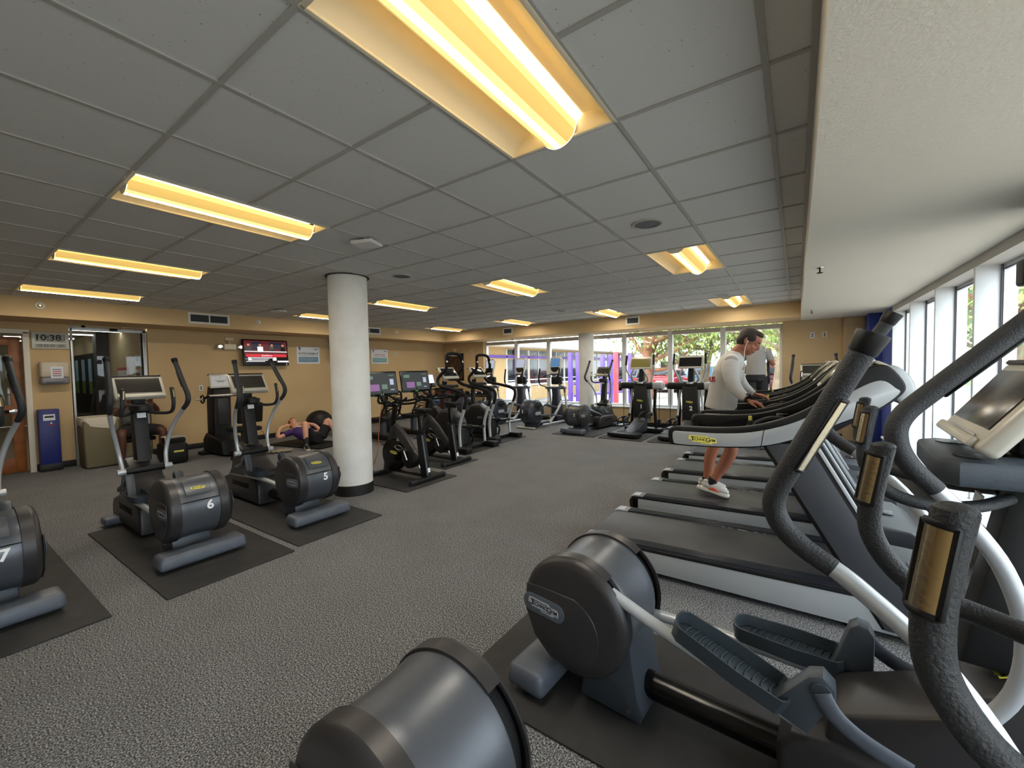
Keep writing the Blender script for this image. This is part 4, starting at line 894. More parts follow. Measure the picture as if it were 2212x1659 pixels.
def head_extras(M, parent, hair, style='short', eye_open=.6):
    m = MB()
    if style == 'short':
        m.ell((-.026,0,.045),(.092,.081,.085),hair,n=22); m.ell((-.062,0,-.005),(.052,.068,.065),hair,n=16); m.ell((.03,0,.098),(.052,.056,.03),hair,n=14)
        for s in (-1,1): m.ell((-.028,s*.071,.032),(.045,.014,.04),hair,n=12); m.ell((.012,s*.068,.045),(.035,.012,.034),hair,n=12)
    else:
        m.ell((-.02,0,.04),(.096,.079,.088),hair,n=22); m.ell((-.05,0,-.005),(.058,.07,.06),hair,n=16)
    m.xf(M); o = fuse(m, 'hair', hair, parent, .006, 3)
    for s in (-1,1):
        m = MB(); m.ell((.0775,s*.032,.008),(.010,.0135,.008*eye_open),'eye_white',n=12); m.ell((.0855,s*.032,.005),(.004,.006,.006*eye_open),'label_black',n=10); m.xf(M); m.obj('eye', parent)
        m = MB(); m.tube([(.086,s*.014,.028),(.086,s*.032,.034),(.074,s*.05,.03)],[.004,.005,.003],hair,n=6); m.xf(M); m.obj('eyebrow', parent)
    m = MB(); m.box((.0855,0,-.0645),(.012,.036,.003),'lip',bev=.001); m.xf(M); m.obj('mouth', parent)
mat('eye_white', (225,220,212), .3); mat('lip', (128,70,62), .5)
mat('hair_brown', (58,46,38), .7, bump=(220,.6)); mat('hair_ginger', (150,84,42), .7, bump=(220,.6)); mat('hair_black', (22,19,18), .7, bump=(220,.6))
mat('shirt_white', (208,203,196), .8, bump=(14,.55)); mat('shirt_purple', (70,44,112), .85, bump=(14,.4)); mat('shirt_grey', (148,144,140), .85, bump=(14,.4)); mat('shirt_dkgrey', (92,88,84), .85, bump=(14,.4))
mat('cloth_black', (24,24,25), .85, bump=(16,.4)); mat('shoe_grey', (204,200,194), .7, bump=(300,.2)); mat('shoe_red', (226,92,66), .6); mat('sole_white', (232,226,212), .6); mat('shoe_black', (34,32,32), .6); mat('red_print', (176,36,40), .6)
def shoe(parent, heel, toe, up, upper='shoe_grey', accent='shoe_red', s=1.0):
    """heel and toe: floor points of the sole"""
    h, t_ = V(heel), V(toe); d = (t_-h).normalized(); L = (t_-h).length; M = frame(h, d, V(up).cross(d))
    o = MB(); w = .046
    sole = [(0,-.03),(.03,-.038),(.4*L,-.034),(.72*L,-w),(.92*L,-.036),(L,-.008),(L,.008),(.92*L,.036),(.72*L,w),(.4*L,.034),(.03,.038),(0,.03)]
    o.prism(sole,.0,.032,'sole_white',axis='z',bev=.008,seg=2); o.xf(M); so = o.obj('shoe', parent)
    o = MB(); o.tube([(.02,0,.05),(.06,0,.065),(.4*L,0,.062),(.7*L,0,.048),(.95*L,0,.036)],[.03,.042,.043,.046,.026],upper,n=16,sub=4,flat=(.95,1),up=(0,0,1)); o.tube([(.06,0,.06),(.05,0,.11)],[.036,.035],upper,n=14,smooth=False); o.xf(M); fuse(o,'upper',upper,so,.006,4)
    for sg in (-1,1):
        o = MB(); o.prism([(.30*L,.030),(.42*L,.062),(.52*L,.058),(.72*L,.034)],sg*.036,sg*.049,accent,bev=.004); o.xf(M); o.obj('side_stripe', so)
    o = MB()
    for k in range(4): x = (.36+.07*k)*L; o.tube([(x,-.022,.098-.011*k),(x+.008,0,.106-.011*k),(x,.022,.098-.011*k)],.0035,'sole_white',n=6)
    o.xf(M); o.obj('laces', so)
def limb(mb, pts, rad, m, n=14): mb.tube(pts, rad, m, n=n, sub=6)

# the man walking on the second treadmill (leaning on its near rail)
W0 = thing('person', 'man in a white long sleeved shirt walking on a treadmill, hand on its rail', 'person', (-.70,4.55,.213))
def wp(x,y,z): return (x+.70, y-4.55, z-.213)
SH = 1
b = MB(); sk = 'skin_tan'
HM = frame(wp(-.378,4.55,1.752), (.84,0,-.54), (0,1,0))
HM = MX.Translation(wp(-.378,4.55,1.752)) @ MX(((.85,0,.53,0),(0,1,0,0),(-.53,0,.85,0),(0,0,0,1)))
head_mesh(b, HM, sk)
limb(b, [wp(-.43,4.55,1.70),wp(-.475,4.55,1.62),wp(-.50,4.55,1.5)], [.055,.06,.09], sk)
limb(b, [wp(-.53,4.55,1.5),wp(-.58,4.55,1.3),wp(-.62,4.55,1.05)], [.11,.11,.12], sk)
# near (right) and far (left) arms
limb(b, [wp(-.52,4.36,1.53),wp(-.50,4.30,1.38),wp(-.455,4.25,1.30),wp(-.36,4.205,1.225)], [.05,.045,.04,.027], sk)
limb(b, [wp(-.52,4.74,1.53),wp(-.50,4.83,1.38),wp(-.455,4.90,1.31),wp(-.36,4.94,1.235)], [.05,.045,.04,.027], sk)
hand(b, wp(-.35,4.20,1.218), (.93,-.10,-.34), (.3,0,.9), 1, sk, curl=.42, spread=.22)
hand(b, wp(-.35,4.945,1.228), (.93,.10,-.30), (.3,0,.9), -1, sk, curl=.42, spread=.22)
# legs
limb(b, [wp(-.62,4.46,1.05),wp(-.56,4.455,.86),wp(-.515,4.455,.74),wp(-.56,4.465,.60),wp(-.635,4.47,.46),wp(-.69,4.47,.36)], [.095,.08,.060,.060,.046,.036], sk)
limb(b, [wp(-.62,4.64,1.05),wp(-.655,4.64,.86),wp(-.70,4.64,.70),wp(-.735,4.64,.57),wp(-.752,4.64,.42),wp(-.775,4.64,.30)], [.095,.08,.060,.058,.044,.036], sk)
fuse(b, 'body', sk, W0, .0058, 5)
head_extras(HM, W0, 'hair_brown', eye_open=.35)
b = MB()
b.tube([wp(-.487,4.55,1.665),wp(-.515,4.55,1.585),wp(-.56,4.55,1.46),wp(-.59,4.55,1.33),wp(-.61,4.55,1.2),wp(-.625,4.55,1.10)], [.075,.135,.172,.172,.178,.186], 'shirt_white', n=24, sub=6, flat=(.78,1), up=(1,0,.2))
b.tube([wp(-.51,4.38,1.555),wp(-.515,4.55,1.575),wp(-.51,4.72,1.555)], [.07,.085,.07], 'shirt_white', n=16)
for s in (-1,1):
    c = lambda y: 4.55+s*(4.55-y)*1.0 if s < 0 else 4.55+(4.55-y)
    yy = (lambda y: y) if s < 0 else (lambda y: 9.10-y)
    b.tube([wp(-.515,yy(4.40),1.545),wp(-.51,yy(4.335),1.46),wp(-.488,yy(4.28),1.37),wp(-.45,yy(4.25),1.305),wp(-.40,yy(4.222),1.255),wp(-.372,yy(4.21),1.235)], [.078,.074,.066,.058,.047,.038], 'shirt_white', n=18, sub=6)
fuse(b, 'shirt', 'shirt_white', W0, .008, 5)
b = MB(); b.text('US', .075, 'red_print', frame(wp(-.683,4.435,1.395),(.66,-.75,.06),(.15,0,1)), .004); 
b.obj('shirt_print', W0)
b = MB(); b.tube([wp(-.62,4.55,1.14),wp(-.615,4.55,1.0),wp(-.61,4.55,.94)], [.165,.168,.15], 'cloth_black', n=20, flat=(.85,1), up=(1,0,0))
limb(b, [wp(-.62,4.465,1.05),wp(-.57,4.46,.88),wp(-.54,4.455,.79)], [.105,.10,.10], 'cloth_black'); limb(b, [wp(-.62,4.64,1.05),wp(-.65,4.64,.88),wp(-.675,4.64,.77)], [.105,.10,.10], 'cloth_black'); fuse(b, 'shorts', 'cloth_black', W0, .01, 3)
for y,p,q in ((4.47,(-.672,.405),(-.705,.335)),(4.64,(-.765,.36),(-.785,.27))):
    b = MB(); b.tube([wp(p[0],y,p[1]),wp(q[0],y,q[1])], [.044,.046], 'cloth_black', n=14, smooth=False); b.obj('sock', W0)
shoe(W0, wp(-.805,4.47,.285), wp(-.535,4.455,.235), (.18,0,.98)); shoe(W0, wp(-.86,4.64,.236), wp(-.575,4.64,.242), (0,0,1))
b = MB(); b.tube([wp(-.362,4.215,1.238),wp(-.349,4.211,1.226)], [.038,.038], 'black_matte', n=16, smooth=False); b.cyl(wp(-.355,4.203,1.268),wp(-.353,4.203,1.276),.021,'black_gloss'); b.obj('watch', W0)
b = MB(); ear = HM @ V((-.006,-.088,.0)); b.ell(ear,(.009,.007,.009),'trim_white',n=10)
b.tube([ear,wp(-.402,4.462,1.70),wp(-.41,4.45,1.6),wp(-.405,4.44,1.5),wp(-.415,4.42,1.36),wp(-.43,4.44,1.25)], .0032, 'trim_white', n=6); b.obj('earphone', W0)

# man lying on his back by the left wall, knees up, hands behind his head
L0 = thing('person', 'man in a purple shirt lying on the floor with bent knees, hands behind his head', 'person', (-8.4,4.6,0))
def lp(x,y,z): return (x+8.4, y-4.6, z)
b = MB(); sk = 'skin_pale'
fx = V((.62,.12,.70)).normalized(); up = V((-.75,-.05,.62)); up = (up-fx*up.dot(fx)).normalized(); sd = up.cross(fx)
HL = MX.Translation(lp(-8.99,4.54,.42)) @ MX(((fx.x,sd.x,up.x,0),(fx.y,sd.y,up.y,0),(fx.z,sd.z,up.z,0),(0,0,0,1)))
head_mesh(b, HL, sk)
limb(b, [lp(-8.93,4.54,.36),lp(-8.82,4.55,.28),lp(-8.6,4.6,.19),lp(-8.3,4.68,.15)], [.055,.08,.105,.11], sk)
limb(b, [lp(-8.84,4.38,.27),lp(-8.78,4.12,.20),lp(-8.88,4.20,.36),lp(-9.0,4.42,.40)], [.048,.043,.036,.026], sk); hand(b, lp(-8.99,4.40,.40), (-.5,.85,.1), (.5,.3,.8), 1, sk, curl=.3)
limb(b, [lp(-8.80,4.74,.26),lp(-8.68,4.96,.2),lp(-8.85,4.92,.36),lp(-9.0,4.68,.41)], [.048,.043,.036,.026], sk); hand(b, lp(-8.99,4.70,.40), (-.5,-.85,.1), (.5,-.3,.8), -1, sk, curl=.3)
limb(b, [lp(-8.34,4.58,.15),lp(-8.27,4.46,.34),lp(-8.23,4.39,.485),lp(-8.13,4.34,.33),lp(-8.04,4.30,.10)], [.085,.075,.058,.055,.036], sk)
limb(b, [lp(-8.32,4.78,.15),lp(-8.33,4.88,.34),lp(-8.33,4.95,.485),lp(-8.22,5.0,.32),lp(-8.1,5.05,.10)], [.085,.075,.058,.055,.036], sk)
fuse(b, 'body', sk, L0, .0065, 4); head_extras(HL, L0, 'hair_ginger')
b = MB(); b.tube([lp(-8.88,4.545,.30),lp(-8.75,4.56,.25),lp(-8.58,4.60,.20),lp(-8.42,4.64,.17)], [.10,.16,.175,.17], 'shirt_purple', n=20, flat=(.72,1), up=(.1,0,1))
limb(b, [lp(-8.82,4.40,.27),lp(-8.80,4.24,.235)], [.075,.06], 'shirt_purple'); limb(b, [lp(-8.79,4.72,.26),lp(-8.73,4.86,.23)], [.075,.06], 'shirt_purple'); fuse(b, 'shirt', 'shirt_purple', L0, .01, 4)
b = MB(); b.text('LSU', .09, 'bezel', frame(lp(-8.76,4.56,.40),(.1,.99,0),(-.85,.1,.5)), .004); b.bm.free(); b = MB(); b.box(lp(-8.74,4.58,.378),(.04,.2,.012),'bezel',rot=(0,.4,.1)); b.obj('shirt_stripe', L0)
b = MB(); b.tube([lp(-8.44,4.64,.165),lp(-8.30,4.68,.155),lp(-8.24,4.69,.15)], [.165,.17,.14], 'cloth_black', n=20, flat=(.75,1), up=(0,0,1))
limb(b, [lp(-8.34,4.58,.15),lp(-8.28,4.48,.30),lp(-8.255,4.435,.40)], [.11,.10,.092], 'cloth_black'); limb(b, [lp(-8.32,4.78,.15),lp(-8.33,4.87,.31),lp(-8.335,4.91,.38)], [.11,.10,.092], 'cloth_black'); fuse(b, 'shorts', 'cloth_black', L0, .01, 3)
for p,q in ((lp(-8.085,4.325,.22),lp(-8.03,4.295,.07)),(lp(-8.17,5.02,.22),lp(-8.09,5.055,.07))):
    b = MB(); b.tube([p,q],[.05,.045],'cloth_black',n=14,smooth=False); b.obj('sock', L0)
shoe(L0, lp(-8.09,4.315,.001), lp(-7.83,4.22,.001), (0,0,1), 'shoe_black', 'sole_white'); shoe(L0, lp(-8.14,5.04,.001), lp(-7.88,5.12,.001), (0,0,1), 'shoe_black', 'sole_white')

# person seated on an exercise bench by the glass partition
P0 = thing('person', 'seated person in a grey shirt and black shorts, behind the elliptical numbered 6', 'person', (-9.72,2.12,0))
def sp(x,y,z): return (x,y,z)
b = MB(); sk = 'skin_dark'
HS = MX.Translation((.03,0,1.30)); head_mesh(b, HS, sk)
limb(b, [(0,0,1.2),(-.03,0,1.0),(-.05,0,.75),(-.03,0,.55)], [.06,.10,.105,.12], sk)
for s in (-1,1):
    limb(b, [(-.03,s*.19,1.07),(.05,s*.27,.86),(.22,s*.25,.93),(.32,s*.16,1.05)], [.052,.046,.04,.028], sk); hand(b, (.325,s*.15,1.06), (.3,-s*.2,.9), (.7,0,-.2), -s, sk, curl=.9)
    limb(b, [(-.02,s*.09,.55),(.22,s*.2,.56),(.40,s*.27,.55),(.40,s*.27,.35),(.36,s*.27,.1)], [.09,.085,.062,.058,.038], sk)
fuse(b, 'body', sk, P0, .0075, 4); head_extras(HS, P0, 'hair_black', 'crop')
b = MB(); b.tube([(-.02,0,1.16),(-.03,0,1.05),(-.05,0,.85),(-.05,0,.6)], [.09,.165,.175,.19], 'shirt_dkgrey', n=20, flat=(.75,1), up=(1,0,0))
for s in (-1,1): limb(b, [(-.03,s*.17,1.07),(.0,s*.235,.95)], [.075,.066], 'shirt_dkgrey')
fuse(b, 'shirt', 'shirt_dkgrey', P0, .01, 4)
b = MB(); b.tube([(-.05,0,.66),(-.02,0,.54)], [.18,.16], 'cloth_black', n=18, smooth=False)
for s in (-1,1): limb(b, [(-.02,s*.09,.55),(.2,s*.19,.56),(.36,s*.255,.555)], [.115,.105,.09], 'cloth_black')
fuse(b, 'shorts', 'cloth_black', P0, .01, 3)
for s in (-1,1): shoe(P0, (.30,s*.265,.0), (.56,s*.30,.0), (0,0,1), 'shoe_grey', 'shoe_black')

# person in a grey shirt on the far elliptical
G0 = thing('person', 'person in a grey shirt on an elliptical at the far windows, behind the walking man', 'person', (-.64,9.08,.42))
b = MB(); sk = 'skin_tan'; HG = MX.Translation((0,.03,1.62)) @ MX.Rotation(pi/2,4,'Z'); head_mesh(b, HG, sk)
limb(b, [(0,0,1.52),(0,-.02,1.3),(0,-.02,1.0),(0,-.02,.9)], [.055,.09,.095,.10], sk)
for s in (-1,1):
    limb(b, [(s*.19,0,1.38),(s*.26,.08,1.14),(s*.27,.3,1.12)], [.05,.045,.03], sk); hand(b, (s*.27,.31,1.12), (0,.95,.2), (s*.9,0,.2), s, sk, curl=.9)
    limb(b, [(s*.09,0,.9),(s*.1,.1*s,.5),(s*.1,.02,.08)], [.09,.06,.04], sk)
fuse(b, 'body', sk, G0, .009, 4); head_extras(HG, G0, 'hair_brown')
b = MB(); b.tube([(0,0,1.47),(0,-.01,1.38),(0,-.02,1.1),(0,-.02,.86)], [.09,.165,.16,.17], 'shirt_grey', n=20, flat=(1,.72), up=(1,0,0))
for s in (-1,1): limb(b, [(s*.16,0,1.38),(s*.24,.05,1.2)], [.075,.066], 'shirt_grey')
fuse(b, 'shirt', 'shirt_grey', G0, .01, 4)
b = MB(); b.tube([(0,-.02,.92),(0,-.02,.8)], [.165,.16], 'cloth_black', n=18, smooth=False)
for s in (-1,1): limb(b, [(s*.09,0,.88),(s*.1,.06*s,.6)], [.11,.10], 'cloth_black')
fuse(b, 'shorts', 'cloth_black', G0, .01, 3)
for s in (-1,1): shoe(G0, (s*.1,-.06,.0), (s*.1,.2,.0), (0,0,1))
# ---------------------------------------------------------------- corridor behind the left wall
mat('hall_floor', (168,152,128), .5); mat('hall_wall', (196,182,148), .85, bump=(150,.1)); mat('hall_dark', (58,60,66), .7); mat('sky_blue', (120,176,214), .6, var=(2,(168,204,226),.3,.7)); mat('lawn_green', (96,140,62), .7, var=(5,(72,112,48),.3,.7)); mat('red_paint', (176,52,44), .5)
emission('hall_lamp', (255,250,240), 9)
def plain(name, c, s, m):
    b = MB(); b.box(c, s, m); return struct(b.obj(name))
plain('floor_hall', (-15.4,1.0,-.06), (10.0,4.6,.1), 'hall_floor'); plain('ceiling_hall', (-15.4,1.0,2.72), (10.0,4.6,.1), 'hall_wall')
plain('wall_hall_right', (-15.3,2.72,1.35), (10.0,.12,2.7), 'hall_wall'); plain('wall_hall_left', (-15.3,-1.2,1.35), (10.0,.12,2.7), 'hall_wall'); plain('wall_hall_end', (-20.3,.8,1.35), (.12,4.2,2.7), 'hall_wall')
plain('wall_hall_pillar', (-14.3,2.56,1.35), (.34,.26,2.7), 'hall_dark')
for k,(x,y) in enumerate(((-13.0,2.05),(-14.4,1.85),(-16.1,1.75),(-17.8,1.7))):
    t = thing('strip_light', ['lit white strip light in the corridor, nearest to the glass','second lit white strip light along the corridor','third lit white strip light down the corridor','small lit white strip light deepest in the corridor'][k], 'ceiling light', (x,y,2.56), R(90), 'strip lights of the corridor')
    b = MB(); b.box((0,0,.03),(1.25,.1,.05),'trim_white',bev=.01); b.obj('housing', t)
    b = MB(); b.box((0,0,0),(1.2,.07,.03),'hall_lamp',bev=.008); b.obj('tube', t)
    b = MB(); b.cyl((0,0,.05),(0,0,.11),.03,'black_matte',n=12); b.obj('ceiling_mount', t)
t = thing('corridor_window', 'black corridor windows with tall flat strips coloured as the sky and lawn outside', 'mural', (-16.7,2.63,0))
b = MB(); b.box((0,.0,1.08),(4.4,.05,2.16),'black_matte',bev=.01); b.obj('panel', t)
for k in range(5):
    b = MB(); x = -1.8+k*.85; b.box((x,-.028,1.70),(.36,.012,.62),'sky_blue'); b.box((x,-.028,1.22),(.36,.012,.34),'lawn_green'); b.obj('view_strip', t)  # daylit view through the windows, put in as flat sky and lawn colour
b = MB(); b.box((0,0,0),(.9,.02,.55),'red_paint',bev=.006); b.box((0,-.011,0),(.78,.006,.42),'paper_white'); o = b.obj('notice_board'); o.location = (-12.9,2.645,1.45); tag(o,'red framed notice on the corridor wall','notice board')
for k,(x,z,w,h) in enumerate(((-11.75,1.86,.34,.26),(-11.35,1.86,.34,.26),(-11.75,1.52,.4,.3),(-11.3,1.5,.34,.34))):
    b = MB(); b.box((0,0,0),(w,.008,h),'paper_white'); b.box((0,-.005,.02),(w*.7,.002,h*.35),'foot_grey'); o = b.obj('wall_notice'); o.location = (x,2.65,z)
    tag(o, ['pale notice on the corridor wall, upper left of four','pale notice on the corridor wall, upper right of four','pale notice on the corridor wall, lower left of four','pale notice on the corridor wall, lower right of four'][k], 'notice', 'notices on the corridor wall')

# ---------------------------------------------------------------- outside
def ground_mat():
    mat('concrete', (178,172,163), .9, var=(.6,(160,154,146),.35,.7)); mat('lawn', (96,122,58), .95, var=(3,(70,96,42),.3,.7)); mat('asphalt', (118,117,116), .9, var=(2,(104,103,102),.3,.7))
ground_mat()
plain('ground_paving', (0,24,-.16), (90,27,.1), 'concrete'); plain('ground_side', (21.6,0,-.16), (40,25,.1), 'concrete'); plain('street', (0,34.5,-.155), (90,9,.1), 'asphalt'); plain('ground_lawn', (0,54,-.15), (110,30,.1), 'lawn')
mat('stucco', (192,162,118), .9, bump=(60,.1)); mat('violet', (104,76,172), .5); mat('glass_dark', (40,44,50), .08); mat('fascia', (226,222,212), .7); mat('play_red', (206,78,92), .5); mat('rust', (176,92,56), .8)
t = thing('building', 'tan building wing with violet bands and dark windows outside the far windows', 'building', (-11.3,11.5,-.1))
b = MB(); b.box((-1.5,11.5,1.32),(3,23,2.64),'stucco'); b.obj('wall', t)
b = MB(); b.box((-1.2,11.5,2.75),(4.2,23.6,.22),'fascia',bev=.02); b.obj('roof', t)
b = MB(); b.box((.02,11.5,2.2),(.06,23,.13),'violet'); b.obj('band', t)
for k in range(9):
    y = 5.2+k*1.95
    b = MB()
    for z,h in ((2.42,.24),(1.45,1.25),(.62,.0)):
        if h: b.box((.0,y,z),(.03,1.8,h),'glass_dark')
    o = b.obj('window', t)
    b = MB(); b.box((.025,y-.94,1.55),(.05,.07,2.0),'frame_white'); b.box((.025,y+.02,1.55),(.04,.05,2.0),'frame_white'); b.box((.025,y,1.05),(.04,1.8,.05),'frame_white'); b.box((.025,y,.8),(.05,1.9,.07),'frame_white'); b.obj('window_frame', o)
for k,y in enumerate((5.0,12.4,19.0)):
    b = MB(); b.box((.06,y,1.4),(.14,.16,2.6),'violet',bev=.01); b.obj('post', t)
# violet and red frames of the yard
for k,(x,y,h,lab) in enumerate(((-7.05,14.0,2.2,'left violet steel post of the pair in the yard, left of the far column'),(-6.78,14.1,2.2,'right violet steel post of the pair in the yard, left of the far column'),(-6.25,15.2,2.1,'slim violet post in the yard, right of the far column'),(-6.0,15.4,2.1,'second slim violet post in the yard, right of the far column'),(-5.55,16.4,2.15,'violet post in the yard behind the red post'))):
    b = MB(); b.box((0,0,h/2),(.15,.13,h),'violet',bev=.01); b.box((0,0,.02),(.28,.26,.04),'violet',bev=.005); o = b.obj('yard_post'); o.location = (x,y,-.1); tag(o,lab,'post','violet posts of the yard')
b = MB(); b.box((0,0,1.08),(.15,.15,2.16),'play_red',bev=.012); o = b.obj('yard_post'); o.location = (-5.3,14.1,-.1); tag(o,'red steel post standing in the yard outside the far windows','post')
t = thing('yard_railing', 'violet railing between the posts of the yard', 'railing', (-6.4,14.8,-.1))
for z in (.55,1.0):
    b = MB(); b.tube([(-.6,-.6,z),(.9,1.4,z+.1)],.045,'violet',n=8,smooth=False); b.obj('rail', t)
b = MB(); b.prism([(-.5,0),(.5,0),(.25,.22),(-.2,.25)],-.4,.4,'rust',bev=.05); o = b.obj('mulch_bed'); o.location = (-4.9,15.4,-.12); tag(o,'low heap of red brown mulch beside the red post','mulch')
t = thing('patio_table', 'low grey patio table outside the far windows', 'table', (-6.9,12.4,-.1))
b = MB(); b.box((0,0,.52),(.9,.6,.04),'foot_grey',bev=.01); b.obj('tabletop', t)
for sx in (-1,1):
    for sy in (-1,1):
        b = MB(); b.box((sx*.4,sy*.26,.25),(.04,.04,.5),'foot_grey'); b.obj('leg', t)
b = MB(); b.box((0,0,.55),(.75,.6,1.1),'fascia',bev=.02); b.box((0,-.31,.6),(.6,.02,.8),'trim_white',bev=.01); o = b.obj('utility_box'); o.location = (-8.7,12.9,-.1); tag(o,'white utility cabinet against the tan building','utility cabinet')
# trees
mat('bark_red', (150,104,78), .9, bump=(14,.8), var=(4,(112,76,56),.3,.7)); mat('bark_grey', (150,134,112), .9, bump=(14,.8), var=(4,(120,104,84),.3,.7)); mat('leaf_light', (160,174,100), .7, var=(1.5,(112,132,62),.3,.7)); mat('leaf_dark', (112,132,84), .7, var=(1.5,(80,100,60),.3,.7))
def tree(label, loc, h, r, bark, leaf, seed, n=1500, lean=0, low=.45, tr=.22):
    rnd = random.Random(seed); t = thing('tree', label, 'tree', loc, 0, 'trees outside')
    b = MB(); top = V((lean,0,h*.55)); b.tube([(0,0,-.1),(lean*.3,0,h*.2),(lean*.7,.1,h*.4),top],[tr*1.25,tr,tr*.85,tr*.6],bark,n=12)
    ends = []
    for k in range(9):
        a = rnd.uniform(0,2*pi); z0 = rnd.uniform(.22,.5)*h; st = V((lean*z0/h*1.6,0,z0)); L = rnd.uniform(.5,1.0)*r
        e = st+V((cos(a)*L,sin(a)*L*.8,rnd.uniform(.1,.36)*h)); mid = (st+e)/2+V((0,0,-.1*h*rnd.random())); b.tube([st,mid,e],[tr*.5,tr*.32,tr*.12],bark,n=7); ends.append(e)
        e2 = e+V((rnd.uniform(-.5,.5)*r,rnd.uniform(-.4,.4)*r,rnd.uniform(-.1,.2)*h)); b.tube([mid,(mid+e2)/2+V((0,0,.1)),e2],[tr*.26,tr*.18,tr*.07],bark,n=6); ends.append(e2)
    b.obj('trunk', t)
    g = bmesh.new(); cs = ends+[top+V((rnd.uniform(-.6,.6)*r,rnd.uniform(-.6,.6)*r,rnd.uniform(0,.4)*h)) for _ in range(8)]
    for k in range(int(n*2.2)):
        c = rnd.choice(cs)+V((rnd.gauss(0,.24)*r,rnd.gauss(0,.24)*r,rnd.gauss(0,.12)*h))
        if c.z < low*h*.5: continue
        q = Euler((rnd.uniform(0,6),rnd.uniform(0,6),rnd.uniform(0,6))).to_matrix(); s = rnd.uniform(.05,.12)*(r/2.2)**.5
        g.faces.new([g.verts.new(c+q@V(p)) for p in ((-s,0,0),(0,-s*.45,0),(s,0,.02),(0,s*.45,0))])
    b = MB(); b._add(g, leaf); b.obj('crown', t, ang=0)
tree('tree with a thick reddish trunk behind the pillar of the far windows', (-6.1,20.5,-.1), 6.2, 2.7, 'bark_red', 'leaf_light', 1, 1700, tr=.26)
tree('pale green spreading tree above the parked red car', (-4.2,24.0,-.1), 6.4, 3.6, 'bark_grey', 'leaf_light', 2, 2600, .5)
tree('leafy tree seen behind the walking man', (-1.2,22.0,-.1), 6.6, 3.6, 'bark_grey', 'leaf_light', 3, 2600, -.4)
tree('slim pale trunked tree at the right end of the far windows', (-.55,17.0,-.1), 6.2, 2.2, 'bark_grey', 'leaf_light', 4, 1500, .3, tr=.2)
tree('dark green tree far behind the white house', (-13.5,52,-.1), 9, 5.5, 'bark_grey', 'leaf_dark', 5, 2200)
tree('dark green tree far across the street behind the cars', (-5,50,-.1), 10, 6, 'bark_grey', 'leaf_dark', 6, 2400)
tree('dark green tree across the street at the right edge of the far windows', (3,46,-.1), 10, 6, 'bark_grey', 'leaf_dark', 7, 2400)
tree('gnarled tree with low branches outside the nearest window bay', (4.4,13.0,-.1), 5.2, 2.6, 'bark_red', 'leaf_light', 8, 1500, .5, tr=.24)
tree('leafy tree outside the second window bay', (6.6,22,-.1), 6.5, 3.4, 'bark_grey', 'leaf_dark', 9, 2200, tr=.26)
tree('leafy tree farther along the side street', (9.8,32,-.1), 7.5, 4, 'bark_grey', 'leaf_light', 10, 2200)
tree('broad dark tree outside the bay beside the viewer', (7.5,14.5,-.1), 6.5, 3.8, 'bark_grey', 'leaf_dark', 11, 2400, -.3, tr=.3)
# house across the street
mat('clapboard', (238,236,232), .7); mat('roof_grey', (168,164,160), .8)
t = thing('house', 'small white gabled house across the street', 'house', (-12.2,44,-.1))
b = MB(); b.box((0,0,1.4),(5.2,5,2.8),'clapboard'); b.prism([(-2.6,2.8),(2.6,2.8),(0,4.2)],-2.5,2.5,'clapboard'); b.obj('wall', t)
b = MB(); b.prism([(-3.0,2.62),(-2.9,2.56),(0,4.14),(2.9,2.56),(3.0,2.62),(0,4.34)],-2.8,2.8,'roof_grey'); b.obj('roof', t)
for x in (-1.6,1.6):
    b = MB(); b.box((x,-2.51,1.5),(.8,.05,1.1),'glass_dark'); b.obj('window', t)
b = MB(); b.box((0,-2.52,1.05),(.95,.06,2.1),'glass_dark'); b.obj('door', t)
b = MB()
b.box((0,-3.3,.1),(3.0,1.5,.2),'concrete'); b.box((0,-3.3,2.35),(3.2,1.6,.16),'clapboard')
for x in (-1.35,1.35): b.box((x,-3.95,1.25),(.14,.14,2.1),'clapboard')
b.obj('porch', t)
t = thing('building', 'pale low building with windows across the side street', 'building', (15.5,31,-.1))
b = MB(); b.box((0,0,1.5),(9,5,3.0),'clapboard'); b.obj('wall', t)
b = MB(); b.box((0,0,3.1),(9.6,5.6,.2),'roof_grey'); b.obj('roof', t)
for x in (-3.2,-1.1,1.1,3.2):
    b = MB(); b.box((x,-2.51,1.6),(1.1,.05,1.1),'glass_dark'); b.obj('window', t)
